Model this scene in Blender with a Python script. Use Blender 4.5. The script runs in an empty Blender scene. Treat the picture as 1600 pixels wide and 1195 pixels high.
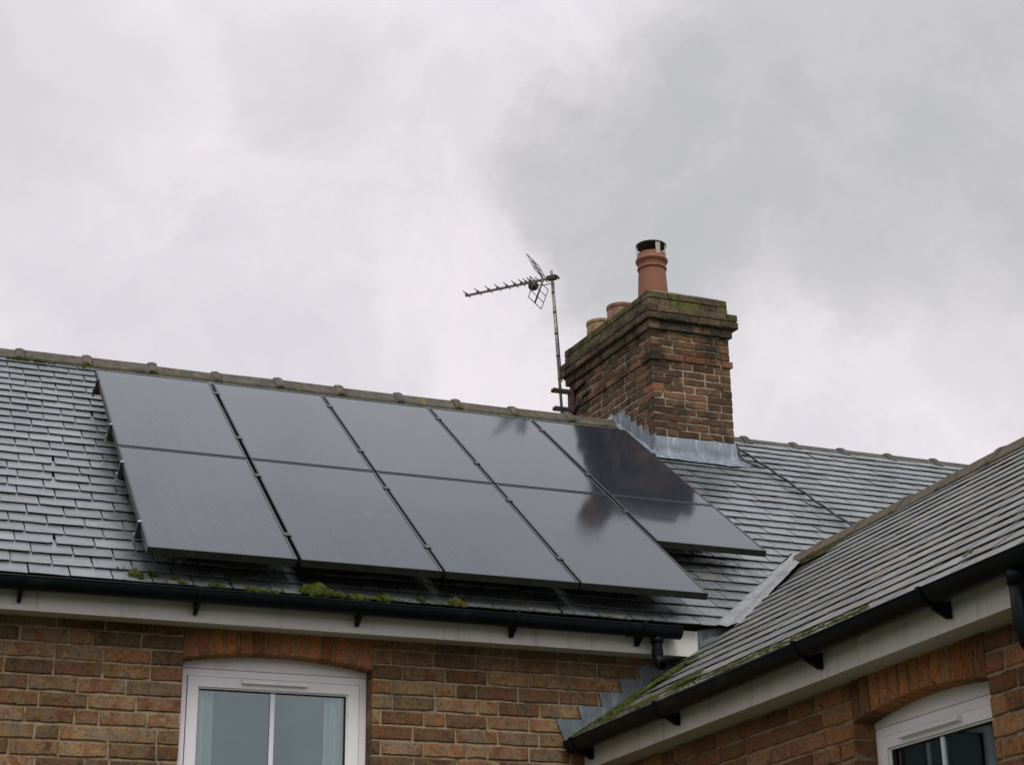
import bpy, math, random
from math import sin, cos, pi, radians, sqrt
from mathutils import Vector, Matrix, noise as mnoise

# ------------------------------------------------------------------ camera
SC = bpy.context.scene
COL = SC.collection
Z0 = 3.2                                    # height of the survey datum above the ground
cam_d = bpy.data.cameras.new('camera')
cam = bpy.data.objects.new('camera', cam_d)
COL.objects.link(cam)
_r = Vector((0.935329, -0.353520, -0.013520))
_u = Vector((-0.114437, -0.338491, 0.933985))
_w = Vector((0.334759, 0.872036, 0.357057))
cam.matrix_world = Matrix(((_r.x, _u.x, -_w.x, -1.679), (_r.y, _u.y, -_w.y, -8.460),
                           (_r.z, _u.z, -_w.z, -1.6565 + Z0), (0, 0, 0, 1)))
cam_d.sensor_width = 36
cam_d.lens = 62.546
cam_d.clip_start = 0.05
cam_d.clip_end = 3000
SC.camera = cam

# ------------------------------------------------------------------ sky
SUN_EL, SUN_AZ = radians(52), radians(190)   # azimuth clockwise from +Y
world = bpy.data.worlds.new('World')
SC.world = world
world.use_nodes = True
nt = world.node_tree
nt.nodes.clear()


def N(tree, kind, **kw):
    n = tree.nodes.new(kind)
    for k, v in kw.items():
        if k == 'inp':
            for a, b in v.items():
                n.inputs[a].default_value = b
        else:
            setattr(n, k, v)
    return n


def math_n(tree, op, a, b=None, c=None, clamp=False):
    n = tree.nodes.new('ShaderNodeMath')
    n.operation = op
    n.use_clamp = clamp
    for i, v in enumerate((a, b, c)):
        if v is None:
            continue
        if isinstance(v, (int, float)):
            n.inputs[i].default_value = v
        else:
            tree.links.new(v, n.inputs[i])
    return n.outputs[0]


def ramp(tree, fac, stops, mode='LINEAR'):
    n = tree.nodes.new('ShaderNodeValToRGB')
    cr = n.color_ramp
    cr.interpolation = mode
    while len(cr.elements) > 1:
        cr.elements.remove(cr.elements[-1])
    for i, (p, c) in enumerate(stops):
        e = cr.elements[0] if i == 0 else cr.elements.new(p)
        e.position = p
        e.color = (*c, 1) if len(c) == 3 else c
    tree.links.new(fac, n.inputs[0])
    return n.outputs[0]


def mixc(tree, fac, a, b, blend='MIX'):
    n = tree.nodes.new('ShaderNodeMix')
    n.data_type = 'RGBA'
    n.blend_type = blend
    n.clamp_factor = True
    for sock, v in ((n.inputs[0], fac), (n.inputs[6], a), (n.inputs[7], b)):
        if isinstance(v, (int, float)):
            sock.default_value = v
        elif isinstance(v, tuple):
            sock.default_value = (*v, 1) if len(v) == 3 else v
        else:
            tree.links.new(v, sock)
    return n.outputs[2]


def maprange(tree, v, a, b, c, d, smooth=True):
    n = tree.nodes.new('ShaderNodeMapRange')
    n.interpolation_type = 'SMOOTHSTEP' if smooth else 'LINEAR'
    tree.links.new(v, n.inputs[0])
    for i, q in enumerate((a, b, c, d)):
        n.inputs[i + 1].default_value = q
    return n.outputs[0]


def noise_t(tree, vec, scale, detail=4, rough=0.55, dist=0.0):
    n = tree.nodes.new('ShaderNodeTexNoise')
    n.inputs['Scale'].default_value = scale
    n.inputs['Detail'].default_value = detail
    n.inputs['Roughness'].default_value = rough
    n.inputs['Distortion'].default_value = dist
    if vec is not None:
        tree.links.new(vec, n.inputs['Vector'])
    return n.outputs[0]


tc = N(nt, 'ShaderNodeTexCoord')
sky = N(nt, 'ShaderNodeTexSky', sky_type='NISHITA', sun_disc=False, sun_elevation=SUN_EL, sun_rotation=SUN_AZ)
gen = tc.outputs['Generated']
# warped direction so that cloud edges are ragged
wn = N(nt, 'ShaderNodeTexNoise', inp={'Scale': 6.4, 'Detail': 9, 'Roughness': 0.62})
nt.links.new(gen, wn.inputs['Vector'])
sub = N(nt, 'ShaderNodeVectorMath', operation='SUBTRACT')
nt.links.new(wn.outputs['Color'], sub.inputs[0])
sub.inputs[1].default_value = (0.5, 0.5, 0.5)
scl = N(nt, 'ShaderNodeVectorMath', operation='SCALE')
scl.inputs['Scale'].default_value = 0.17
nt.links.new(sub.outputs[0], scl.inputs[0])
addv = N(nt, 'ShaderNodeVectorMath', operation='ADD')
nt.links.new(gen, addv.inputs[0])
nt.links.new(scl.outputs[0], addv.inputs[1])
nrm = N(nt, 'ShaderNodeVectorMath', operation='NORMALIZE')
nt.links.new(addv.outputs[0], nrm.inputs[0])
wdir = nrm.outputs[0]


def cloud(d, r0, r1):
    """soft bank of cloud round a compass direction; r0 full, r1 edge, degrees"""
    v = Vector(d).normalized()
    dn = N(nt, 'ShaderNodeVectorMath', operation='DOT_PRODUCT')
    nt.links.new(wdir, dn.inputs[0])
    dn.inputs[1].default_value = v
    return maprange(nt, dn.outputs['Value'], cos(radians(r1)), cos(radians(r0)), 0, 1)


dark = None
for d, a, b in (((0.47, 0.735, 0.49), 0.0, 9.0), ((0.40, 0.785, 0.462), 0.0, 7.5), ((0.565, 0.68, 0.47), 0.5, 8.0),
                ((0.53, 0.70, 0.52), 1.0, 8.0), ((0.50, 0.74, 0.435), 0.0, 5.5)):
    m = cloud(d, a, b)
    dark = m if dark is None else math_n(nt, 'MAXIMUM', dark, m)
grey = None
for d, a, b in (((0.57, 0.735, 0.375), 0.5, 3.8), ((0.06, 0.86, 0.50), 0.5, 6.0), ((0.20, 0.84, 0.51), 0.0, 4.0)):
    m = cloud(d, a, b)
    grey = m if grey is None else math_n(nt, 'MAXIMUM', grey, m)
billow = noise_t(nt, wdir, 9.0, 9, 0.60, 0.6)
dens = maprange(nt, math_n(nt, 'ADD', math_n(nt, 'MULTIPLY', dark, 0.95), math_n(nt, 'MULTIPLY_ADD', billow, 0.95, -0.475)), 0.06, 0.98, 0.0, 1.0)
fine = noise_t(nt, wdir, 6.0, 9, 0.62, 0.5)
fine2 = maprange(nt, fine, 0.32, 0.66, 0.0, 1.0)
base = mixc(nt, fine2, (0.695, 0.66, 0.705), (0.85, 0.80, 0.845))
base = mixc(nt, math_n(nt, 'MULTIPLY', grey, 0.5), base, (0.615, 0.61, 0.64))
base = mixc(nt, math_n(nt, 'MULTIPLY', dens, 0.95), base, mixc(nt, maprange(nt, noise_t(nt, wdir, 11.0, 8, 0.6, 0.3), 0.35, 0.65, 0, 1), (0.500, 0.503, 0.525), (0.575, 0.572, 0.595)))
zen = N(nt, 'ShaderNodeSeparateXYZ')
nt.links.new(gen, zen.inputs[0])
lum = maprange(nt, zen.outputs['Z'], 0.52, 1.0, 1.0, 1.65, False)
south = maprange(nt, math_n(nt, 'MULTIPLY', zen.outputs['Y'], -1.0), -0.2, 0.8, 1.0, 1.15)
lum10 = math_n(nt, 'MULTIPLY', math_n(nt, 'MULTIPLY', lum, south), 10.0)
cool = maprange(nt, zen.outputs['Z'], 0.50, 0.85, 0.0, 1.0)
base = mixc(nt, cool, base, mixc(nt, 1.0, base, (0.925, 1.005, 1.045), 'MULTIPLY'))
cm = N(nt, 'ShaderNodeVectorMath', operation='SCALE')
nt.links.new(base, cm.inputs[0])
nt.links.new(lum10, cm.inputs['Scale'])
skymix = mixc(nt, 0.97, sky.outputs[0], cm.outputs[0])
bg = N(nt, 'ShaderNodeBackground', inp={'Strength': 0.1})
wo = N(nt, 'ShaderNodeOutputWorld')
nt.links.new(skymix, bg.inputs[0])
nt.links.new(bg.outputs[0], wo.inputs[0])

sun_d = bpy.data.lights.new('sun', 'SUN')
sun_d.energy = 1.5
sun_d.angle = radians(22)
sun_d.color = (1.0, 0.97, 0.93)
sun = bpy.data.objects.new('sun', sun_d)
sun.location = (0, 0, 30)
sun.rotation_euler = Vector((-sin(SUN_AZ) * cos(SUN_EL), -cos(SUN_AZ) * cos(SUN_EL), -sin(SUN_EL))).to_track_quat('-Z', 'Y').to_euler()
COL.objects.link(sun)

SC.view_settings.view_transform = 'Standard'
SC.view_settings.look = 'None'
SC.view_settings.gamma = 1
SC.view_settings.exposure = 0.06
SC.cycles.use_denoising = True
SC.cycles.max_bounces = 8

# ------------------------------------------------------------------ mesh helpers
RND = random.Random(7)


class MB:
    def __init__(s):
        s.v, s.f, s.m, s.c, s.sm = [], [], [], [], []
        s.mi, s.tint, s.smooth = 0, (0.5, 0.5, 0.5), False

    def vert(s, p):
        s.v.append((p[0], p[1], p[2]))
        s.c.append(s.tint)
        return len(s.v) - 1

    def face(s, idx):
        s.f.append(tuple(idx))
        s.m.append(s.mi)
        s.sm.append(s.smooth)

    def poly(s, pts):
        s.face([s.vert(p) for p in pts])

    def hexa(s, p):                         # 8 points: bottom ring 0-3, top ring 4-7
        i = [s.vert(q) for q in p]
        for q in ((3, 2, 1, 0), (4, 5, 6, 7), (0, 1, 5, 4), (1, 2, 6, 5), (2, 3, 7, 6), (3, 0, 4, 7)):
            s.face([i[k] for k in q])

    def box(s, x0, x1, y0, y1, z0, z1):
        s.hexa([(x0, y0, z0), (x1, y0, z0), (x1, y1, z0), (x0, y1, z0), (x0, y0, z1), (x1, y0, z1), (x1, y1, z1), (x0, y1, z1)])

    def obox(s, o, X, Y, Z, x0, x1, y0, y1, z0, z1):
        o = Vector(o)
        P = lambda x, y, z: o + X * x + Y * y + Z * z
        s.hexa([P(x0, y0, z0), P(x1, y0, z0), P(x1, y1, z0), P(x0, y1, z0), P(x0, y0, z1), P(x1, y0, z1), P(x1, y1, z1), P(x0, y1, z1)])

    def prism(s, pts, ext):
        e = Vector(ext)
        a = [s.vert(p) for p in pts]
        b = [s.vert(Vector(p) + e) for p in pts]
        n = len(pts)
        s.face(a[::-1])
        s.face(b)
        for i in range(n):
            j = (i + 1) % n
            s.face((a[i], a[j], b[j], b[i]))

    def tube(s, path, r, n=10, caps=True):
        path = [Vector(p) for p in path]
        rs = r if isinstance(r, (list, tuple)) else [r] * len(path)
        rings = []
        up = None
        for i, p in enumerate(path):
            d = (path[min(i + 1, len(path) - 1)] - path[max(i - 1, 0)]).normalized()
            if up is None:
                up = d.orthogonal().normalized()
            up = (up - d * up.dot(d)).normalized()
            w = d.cross(up)
            rings.append([s.vert(p + (up * cos(2 * pi * k / n) + w * sin(2 * pi * k / n)) * rs[i]) for k in range(n)])
        sm0 = s.smooth
        s.smooth = True
        for a, b in zip(rings, rings[1:]):
            for k in range(n):
                s.face((a[k], a[(k + 1) % n], b[(k + 1) % n], b[k]))
        s.smooth = sm0
        if caps:
            s.face(rings[0][::-1])
            s.face(rings[-1])

    def lathe(s, c, prof, n=32, close=False):
        rings = [[s.vert((c[0] + r * cos(2 * pi * k / n), c[1] + r * sin(2 * pi * k / n), c[2] + z)) for k in range(n)] for r, z in prof]
        sm0 = s.smooth
        s.smooth = True
        for a, b in zip(rings, rings[1:]):
            for k in range(n):
                s.face((a[k], a[(k + 1) % n], b[(k + 1) % n], b[k]))
        s.smooth = sm0
        if close:
            s.face(rings[0][::-1])
            s.face(rings[-1])

    def sheet(s, rows, thick=None):         # grid of points
        idx = [[s.vert(p) for p in r] for r in rows]
        for a, b in zip(idx, idx[1:]):
            for k in range(len(a) - 1):
                s.face((a[k], a[k + 1], b[k + 1], b[k]))

    def build(s, name, mats, parent=None, origin=None):
        """vertices are in survey coordinates; Z0 lifts them to the ground datum"""
        if not isinstance(mats, (list, tuple)):
            mats = [mats]
        xs, ys, zs = zip(*s.v)
        if origin is None:
            o = Vector(((min(xs) + max(xs)) / 2, (min(ys) + max(ys)) / 2, min(zs)))
        else:
            o = Vector(origin)
        me = bpy.data.meshes.new(name)
        me.from_pydata([(x - o.x, y - o.y, z - o.z) for x, y, z in s.v], [], s.f)
        for m in mats:
            me.materials.append(m)
        me.polygons.foreach_set('material_index', s.m)
        me.polygons.foreach_set('use_smooth', s.sm)
        at = me.color_attributes.new('tint', 'FLOAT_COLOR', 'POINT')
        flat = []
        for c in s.c:
            flat += [c[0], c[1], c[2], 1.0]
        at.data.foreach_set('color', flat)
        me.validate()
        me.update()
        ob = bpy.data.objects.new(name, me)
        COL.objects.link(ob)
        wl = Vector((o.x, o.y, o.z + Z0))
        ob['_w'] = list(wl)
        if parent is not None:
            ob.parent = parent
            ob.location = wl - Vector(parent['_w'])
        else:
            ob.location = wl
        return ob


def tag(o, label=None, cat=None, group=None, kind=None):
    if label:
        o['label'] = label
    if cat:
        o['category'] = cat
    if group:
        o['group'] = group
    if kind:
        o['kind'] = kind
    return o


def empty(name, loc, label, cat, group=None):
    o = bpy.data.objects.new(name, None)
    COL.objects.link(o)
    o.empty_display_size = 0.1
    o.location = (loc[0], loc[1], loc[2] + Z0)
    o['_w'] = [loc[0], loc[1], loc[2] + Z0]
    return tag(o, label, cat, group)


# ------------------------------------------------------------------ materials
def new_mat(name):
    m = bpy.data.materials.new(name)
    m.use_nodes = True
    t = m.node_tree
    b = t.nodes['Principled BSDF']
    c = t.nodes.new('ShaderNodeTexCoord')
    return m, t, b, c.outputs['Object']


def geo_pos(t):
    return t.nodes.new('ShaderNodeNewGeometry').outputs['Position']


def tint_ch(t):
    a = t.nodes.new('ShaderNodeAttribute')
    a.attribute_name = 'tint'
    s = t.nodes.new('ShaderNodeSeparateColor')
    t.links.new(a.outputs['Color'], s.inputs[0])
    return s.outputs


def bump(t, b, h, strength, dist=0.01):
    n = t.nodes.new('ShaderNodeBump')
    n.inputs['Strength'].default_value = strength
    n.inputs['Distance'].default_value = dist
    t.links.new(h, n.inputs['Height'])
    t.links.new(n.outputs[0], b.inputs['Normal'])


def simple(name, col, rough=0.5, metal=0.0, var=0.15, scale=12, bmp=0.0, spec=0.5, dirt=None):
    m, t, b, _ = new_mat(name)
    p = geo_pos(t)
    n = noise_t(t, p, scale, 6, 0.6)
    lo = tuple(c * (1 - var) for c in col)
    hi = tuple(min(1, c * (1 + var)) for c in col)
    c = ramp(t, n, [(0.3, lo), (0.7, hi)])
    if dirt:
        dn = maprange(t, noise_t(t, p, dirt[1], 8, 0.68, 0.6), dirt[2], dirt[3], 0, 1)
        c = mixc(t, dn, c, dirt[0])
    t.links.new(c, b.inputs['Base Color'])
    b.inputs['Roughness'].default_value = rough
    b.inputs['Metallic'].default_value = metal
    b.inputs['Specular IOR Level'].default_value = spec
    if bmp:
        bump(t, b, noise_t(t, p, scale * 8, 4, 0.6), bmp)
    return m


def brick_mat(name, stops, soot=0.0, moss=0.0, hue=(0.93, 0.86, 0.70)):
    m, t, b, _ = new_mat(name)
    ch = tint_ch(t)
    p = geo_pos(t)
    # per-brick offset so patches differ from brick to brick
    off = t.nodes.new('ShaderNodeCombineXYZ')
    for i in range(3):
        t.links.new(math_n(t, 'MULTIPLY', ch[i], 37.0), off.inputs[i])
    q = t.nodes.new('ShaderNodeVectorMath')
    t.links.new(p, q.inputs[0])
    t.links.new(off.outputs[0], q.inputs[1])
    q = q.outputs[0]
    patch = noise_t(t, q, 8.0, 5, 0.62, 0.7)
    fac = math_n(t, 'ADD', math_n(t, 'MULTIPLY', ch[0], 0.74), math_n(t, 'MULTIPLY', maprange(t, patch, 0.34, 0.66, 0, 1), 0.32), clamp=True)
    c = ramp(t, fac, stops)
    # sandy grain and dark burnt spots
    g = noise_t(t, p, 260, 3, 0.7)
    c = mixc(t, maprange(t, g, 0.35, 0.75, 0.0, 0.55), c, mixc(t, 0.5, c, (0.30, 0.21, 0.12)))
    mid = noise_t(t, q, 48, 6, 0.72, 0.4)
    c = mixc(t, maprange(t, mid, 0.47, 0.66, 0.0, 0.80), c, mixc(t, 0.72, c, (0.055, 0.042, 0.034)))
    c = mixc(t, maprange(t, mid, 0.46, 0.30, 0.0, 0.65), c, mixc(t, 0.6, c, (0.33, 0.245, 0.15)))
    dk = maprange(t, noise_t(t, q, 26, 6, 0.7, 0.8), 0.57, 0.70, 0, 1)
    c = mixc(t, math_n(t, 'MULTIPLY', dk, 0.80), c, (0.030, 0.024, 0.020))
    pits = t.nodes.new('ShaderNodeTexVoronoi')
    pits.inputs['Scale'].default_value = 85
    t.links.new(q, pits.inputs['Vector'])
    pit = maprange(t, pits.outputs['Distance'], 0.14, 0.30, 1, 0)
    pitm = math_n(t, 'MULTIPLY', pit, maprange(t, noise_t(t, q, 14, 2), 0.42, 0.54, 0, 1))
    c = mixc(t, math_n(t, 'MULTIPLY', pitm, 0.85), c, (0.022, 0.017, 0.014))
    pale = maprange(t, noise_t(t, p, 60, 6, 0.75, 0.3), 0.60, 0.72, 0, 1)
    c = mixc(t, math_n(t, 'MULTIPLY', pale, 0.50), c, (0.36, 0.29, 0.21))
    val = math_n(t, 'MULTIPLY_ADD', ch[1], 0.80, 0.52)
    vs = t.nodes.new('ShaderNodeVectorMath')
    vs.operation = 'SCALE'
    t.links.new(c, vs.inputs[0])
    t.links.new(val, vs.inputs['Scale'])
    c = vs.outputs[0]
    if soot:
        sn = maprange(t, noise_t(t, p, 5.0, 6, 0.65, 0.4), 0.42, 0.62, 0, 1)
        c = mixc(t, math_n(t, 'MULTIPLY', sn, soot), c, (0.022, 0.021, 0.018))
    if moss:
        mn = maprange(t, noise_t(t, p, 6.5, 7, 0.68, 0.5), 0.44, 0.58, 0, 1)
        mg = noise_t(t, p, 90, 4, 0.7)
        mc = ramp(t, mg, [(0.3, (0.030, 0.034, 0.012)), (0.48, (0.075, 0.080, 0.022)), (0.64, (0.19, 0.20, 0.036))])
        zs_ = t.nodes.new('ShaderNodeSeparateXYZ')
        t.links.new(p, zs_.inputs[0])
        mn = math_n(t, 'MULTIPLY', mn, maprange(t, zs_.outputs[2], Z0 + 3.42, Z0 + 3.56, 0.12, 1.0))
        c = mixc(t, math_n(t, 'MULTIPLY', mn, moss), c, mc)
        wn_ = maprange(t, noise_t(t, p, 38, 6, 0.75, 0.6), 0.63, 0.68, 0, 1)
        c = mixc(t, math_n(t, 'MULTIPLY', wn_, 0.55), c, (0.20, 0.20, 0.15))
    c = mixc(t, 1.0, c, hue, 'MULTIPLY')
    t.links.new(c, b.inputs['Base Color'])
    b.inputs['Roughness'].default_value = 0.88
    b.inputs['Specular IOR Level'].default_value = 0.25
    h = math_n(t, 'SUBTRACT', noise_t(t, p, 120, 6, 0.7), math_n(t, 'MULTIPLY', pitm, 0.9))
    bump(t, b, h, 0.55, 0.004)
    return m


M = {}
M['brick'] = brick_mat('wall_brick', [(0.0, (0.085, 0.058, 0.052)), (0.12, (0.21, 0.092, 0.062)), (0.24, (0.235, 0.170, 0.090)), (0.36, (0.20, 0.172, 0.148)), (0.46, (0.30, 0.215, 0.105)),
                                      (0.56, (0.17, 0.115, 0.072)), (0.66, (0.30, 0.140, 0.062)), (0.78, (0.205, 0.165, 0.125)), (0.88, (0.29, 0.205, 0.095)), (1.0, (0.185, 0.085, 0.058))], hue=(0.86, 0.76, 0.64))
M['wing_brick'] = brick_mat('wing_brick', [(0.0, (0.150, 0.080, 0.058)), (0.18, (0.25, 0.130, 0.070)), (0.36, (0.30, 0.150, 0.072)), (0.52, (0.26, 0.180, 0.095)),
                                           (0.7, (0.29, 0.132, 0.066)), (0.85, (0.21, 0.112, 0.074)), (1.0, (0.31, 0.20, 0.095))], hue=(0.94, 0.82, 0.68))
M['arch_brick'] = brick_mat('arch_brick', [(0.0, (0.22, 0.155, 0.085)), (0.2, (0.33, 0.150, 0.068)), (0.4, (0.36, 0.155, 0.066)), (0.6, (0.25, 0.165, 0.085)), (0.8, (0.33, 0.142, 0.066)), (1.0, (0.24, 0.115, 0.066))], hue=(1.10, 0.88, 0.70))
M['stack_brick'] = brick_mat('stack_brick', [(0.0, (0.048, 0.040, 0.036)), (0.18, (0.12, 0.072, 0.050)), (0.38, (0.19, 0.092, 0.054)), (0.58, (0.14, 0.085, 0.052)),
                                             (0.70, (0.17, 0.085, 0.052)), (0.88, (0.235, 0.092, 0.052)), (1.0, (0.15, 0.095, 0.06))], soot=0.72)
M['cap_brick'] = brick_mat('cap_brick', [(0.0, (0.06, 0.045, 0.035)), (0.5, (0.12, 0.075, 0.05)), (1.0, (0.17, 0.085, 0.055))], soot=0.85, moss=1.0, hue=(0.95, 0.95, 0.90))
M['mortar'] = simple('mortar', (0.31, 0.245, 0.155), 0.95, var=0.3, scale=25, bmp=0.6, spec=0.2, dirt=((0.13, 0.10, 0.07), 7, 0.5, 0.68))
M['stack_mortar'] = simple('stack_mortar', (0.34, 0.30, 0.21), 0.95, var=0.3, scale=25, bmp=0.6, spec=0.2, dirt=((0.07, 0.065, 0.045), 6, 0.45, 0.6))
M['cap_mortar'] = simple('mossy_cap_mortar', (0.085, 0.080, 0.045), 0.95, var=0.4, scale=20, bmp=0.6, spec=0.2, dirt=((0.28, 0.26, 0.18), 22, 0.58, 0.68))
M['flaunch'] = simple('flaunching', (0.20, 0.175, 0.13), 0.95, var=0.25, scale=18, bmp=0.6, spec=0.2, dirt=((0.12, 0.12, 0.06), 9, 0.5, 0.65))


def slate_mat(name, stops, stain, rough, k=(1.14, 1.14, 1.16)):
    m, t, b, _ = new_mat(name)
    ch = tint_ch(t)
    p = geo_pos(t)
    c = ramp(t, ch[0], stops)
    vs = t.nodes.new('ShaderNodeVectorMath')
    vs.operation = 'SCALE'
    t.links.new(c, vs.inputs[0])
    t.links.new(math_n(t, 'MULTIPLY_ADD', ch[1], 0.60, 0.70), vs.inputs['Scale'])
    c = vs.outputs[0]
    n1 = noise_t(t, p, 22, 7, 0.68, 0.6)
    c = mixc(t, maprange(t, n1, 0.38, 0.70, 0, 0.6), c, mixc(t, 0.5, c, (0.15, 0.15, 0.135)))
    n2 = maprange(t, noise_t(t, p, 4.5, 6, 0.65, 0.6), 0.50, 0.66, 0, 1)
    c = mixc(t, math_n(t, 'MULTIPLY', n2, 0.6), c, stain)
    c = mixc(t, 1.0, c, k, 'MULTIPLY')
    lich = maprange(t, noise_t(t, p, 48, 5, 0.7, 0.3), 0.66, 0.71, 0, 1)
    lm = math_n(t, 'MULTIPLY', lich, maprange(t, noise_t(t, p, 3.0, 3), 0.5, 0.62, 0, 0.7))
    c = mixc(t, lm, c, (0.22, 0.22, 0.18))
    t.links.new(c, b.inputs['Base Color'])
    rr = maprange(t, noise_t(t, p, 14, 5, 0.65), 0.3, 0.7, rough - 0.10, rough + 0.14)
    t.links.new(rr, b.inputs['Roughness'])
    b.inputs['Specular IOR Level'].default_value = 1.0
    h = math_n(t, 'ADD', noise_t(t, p, 60, 6, 0.7), math_n(t, 'MULTIPLY', noise_t(t, p, 9, 4, 0.6), 1.5))
    bump(t, b, h, 0.22, 0.005)
    return m


M['slate'] = slate_mat('roof_slate', [(0.0, (0.075, 0.088, 0.090)), (0.3, (0.100, 0.116, 0.120)), (0.6, (0.088, 0.102, 0.100)), (0.8, (0.118, 0.130, 0.125)), (0.96, (0.110, 0.112, 0.102)), (1.0, (0.085, 0.10, 0.105))], (0.070, 0.078, 0.060), 0.30)
M['wing_slate'] = slate_mat('wing_slate', [(0.0, (0.080, 0.082, 0.080)), (0.25, (0.145, 0.140, 0.128)), (0.5, (0.105, 0.108, 0.108)), (0.70, (0.165, 0.148, 0.118)), (0.82, (0.120, 0.092, 0.062)), (0.9, (0.13, 0.14, 0.15)), (1.0, (0.095, 0.105, 0.115))], (0.085, 0.076, 0.050), 0.48, (0.87, 0.90, 0.81))
M['deck'] = simple('roof_deck', (0.012, 0.012, 0.011), 0.9)


def ridge_mat(name='ridge_tile', k=(1, 1, 1), lich=0.75):
    m, t, b, _ = new_mat(name)
    p = geo_pos(t)
    c = ramp(t, noise_t(t, p, 16, 7, 0.7, 0.3), [(0.25, (0.085, 0.078, 0.062)), (0.5, (0.150, 0.135, 0.105)), (0.75, (0.215, 0.195, 0.155))])
    c = mixc(t, 1.0, c, k, 'MULTIPLY')
    yl = maprange(t, noise_t(t, p, 6.5, 6, 0.7, 0.8), 0.57, 0.65, 0, 1)
    c = mixc(t, math_n(t, 'MULTIPLY', yl, lich), c, (0.24, 0.16, 0.04))
    wl = maprange(t, noise_t(t, p, 21, 6, 0.7, 0.8), 0.62, 0.67, 0, 1)
    c = mixc(t, math_n(t, 'MULTIPLY', wl, lich), c, (0.34, 0.33, 0.28))
    dk = maprange(t, noise_t(t, p, 13, 8, 0.74, 0.7), 0.50, 0.62, 0, 1)
    c = mixc(t, math_n(t, 'MULTIPLY', dk, 0.7), c, (0.045, 0.045, 0.030))
    t.links.new(c, b.inputs['Base Color'])
    b.inputs['Roughness'].default_value = 0.9
    b.inputs['Specular IOR Level'].default_value = 0.25
    bump(t, b, noise_t(t, p, 90, 6, 0.75), 0.6, 0.006)
    return m


M['ridge'] = ridge_mat(k=(0.62, 0.62, 0.61), lich=0.65)
M['ridge_dark'] = ridge_mat('dark_ridge_tile', (0.55, 0.58, 0.60), 0.35)
M['ridge_brown'] = ridge_mat('brown_ridge_tile', (0.62, 0.56, 0.47), 0.4)
M['bedding'] = simple('mossy_bedding', (0.055, 0.055, 0.025), 0.95, var=0.5, scale=30, bmp=0.8, spec=0.1, dirt=((0.09, 0.10, 0.02), 12, 0.45, 0.6))


def lead_mat(name, col, streak):
    m, t, b, _ = new_mat(name)
    p = geo_pos(t)
    mp = t.nodes.new('ShaderNodeMapping')
    mp.inputs['Scale'].default_value = (30, 30, 4)
    t.links.new(p, mp.inputs['Vector'])
    c = ramp(t, noise_t(t, p, 14, 6, 0.65), [(0.3, tuple(q * 0.75 for q in col)), (0.7, tuple(q * 1.2 for q in col))])
    s = maprange(t, noise_t(t, mp.outputs[0], 1.0, 5, 0.65), 0.48, 0.70, 0, 1)
    c = mixc(t, math_n(t, 'MULTIPLY', s, streak), c, (0.50, 0.52, 0.55))
    d = maprange(t, noise_t(t, p, 9, 6, 0.7, 0.5), 0.56, 0.7, 0, 1)
    c = mixc(t, math_n(t, 'MULTIPLY', d, 0.6), c, (0.09, 0.095, 0.085))
    t.links.new(c, b.inputs['Base Color'])
    b.inputs['Roughness'].default_value = 0.55
    bump(t, b, noise_t(t, p, 30, 5, 0.6), 0.3, 0.006)
    return m


M['lead'] = lead_mat('lead', (0.160, 0.190, 0.222), 0.5)
M['valley_lead'] = lead_mat('valley_lead', (0.20, 0.203, 0.20), 0.35)
M['dark_lead'] = lead_mat('dark_lead', (0.115, 0.140, 0.155), 0.25)


def fascia_mat():
    m, t, b, _ = new_mat('white_fascia_board')
    p = geo_pos(t)
    mp = t.nodes.new('ShaderNodeMapping')
    mp.inputs['Scale'].default_value = (22, 22, 1.6)
    t.links.new(p, mp.inputs['Vector'])
    c = ramp(t, noise_t(t, p, 3, 5), [(0.3, (0.60, 0.575, 0.525)), (0.7, (0.66, 0.64, 0.59))])
    st = maprange(t, noise_t(t, mp.outputs[0], 1.0, 6, 0.7, 0.2), 0.50, 0.72, 0, 0.55)
    c = mixc(t, st, c, (0.33, 0.32, 0.25))
    sp = maprange(t, noise_t(t, p, 42, 4, 0.7), 0.70, 0.74, 0, 0.8)
    c = mixc(t, sp, c, (0.12, 0.11, 0.08))
    t.links.new(c, b.inputs['Base Color'])
    b.inputs['Roughness'].default_value = 0.45
    return m


M['fascia'] = fascia_mat()
M['pvc'] = simple('white_window_plastic', (0.84, 0.82, 0.83), 0.3, var=0.03, scale=4, dirt=((0.60, 0.59, 0.52), 6, 0.55, 0.8))
M['gasket'] = simple('black_gasket', (0.02, 0.02, 0.02), 0.6)
M['gutter'] = simple('black_gutter_plastic', (0.0045, 0.0075, 0.0085), 0.38, var=0.25, scale=9, dirt=((0.016, 0.020, 0.014), 7, 0.52, 0.7), spec=0.12)
M['terracotta'] = simple('terracotta', (0.225, 0.088, 0.045), 0.8, var=0.15, scale=9, bmp=0.2, dirt=((0.13, 0.065, 0.045), 6, 0.5, 0.72))
M['terracotta_pale'] = simple('pale_terracotta', (0.30, 0.19, 0.095), 0.85, var=0.2, scale=12, bmp=0.2, dirt=((0.12, 0.08, 0.05), 9, 0.5, 0.7))
M['terracotta_pink'] = simple('pink_terracotta', (0.27, 0.14, 0.10), 0.85, var=0.2, scale=12, bmp=0.2, dirt=((0.10, 0.06, 0.05), 9, 0.5, 0.7))
M['cowl'] = simple('cowl_metal', (0.06, 0.052, 0.044), 0.6, 0.4, var=0.3, scale=20)
M['cowl_leg'] = simple('cowl_leg_metal', (0.36, 0.33, 0.28), 0.5, 0.4, var=0.3, scale=20)
M['rust'] = simple('rusty_steel', (0.060, 0.032, 0.024), 0.85, var=0.5, scale=30, bmp=0.4)
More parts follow.
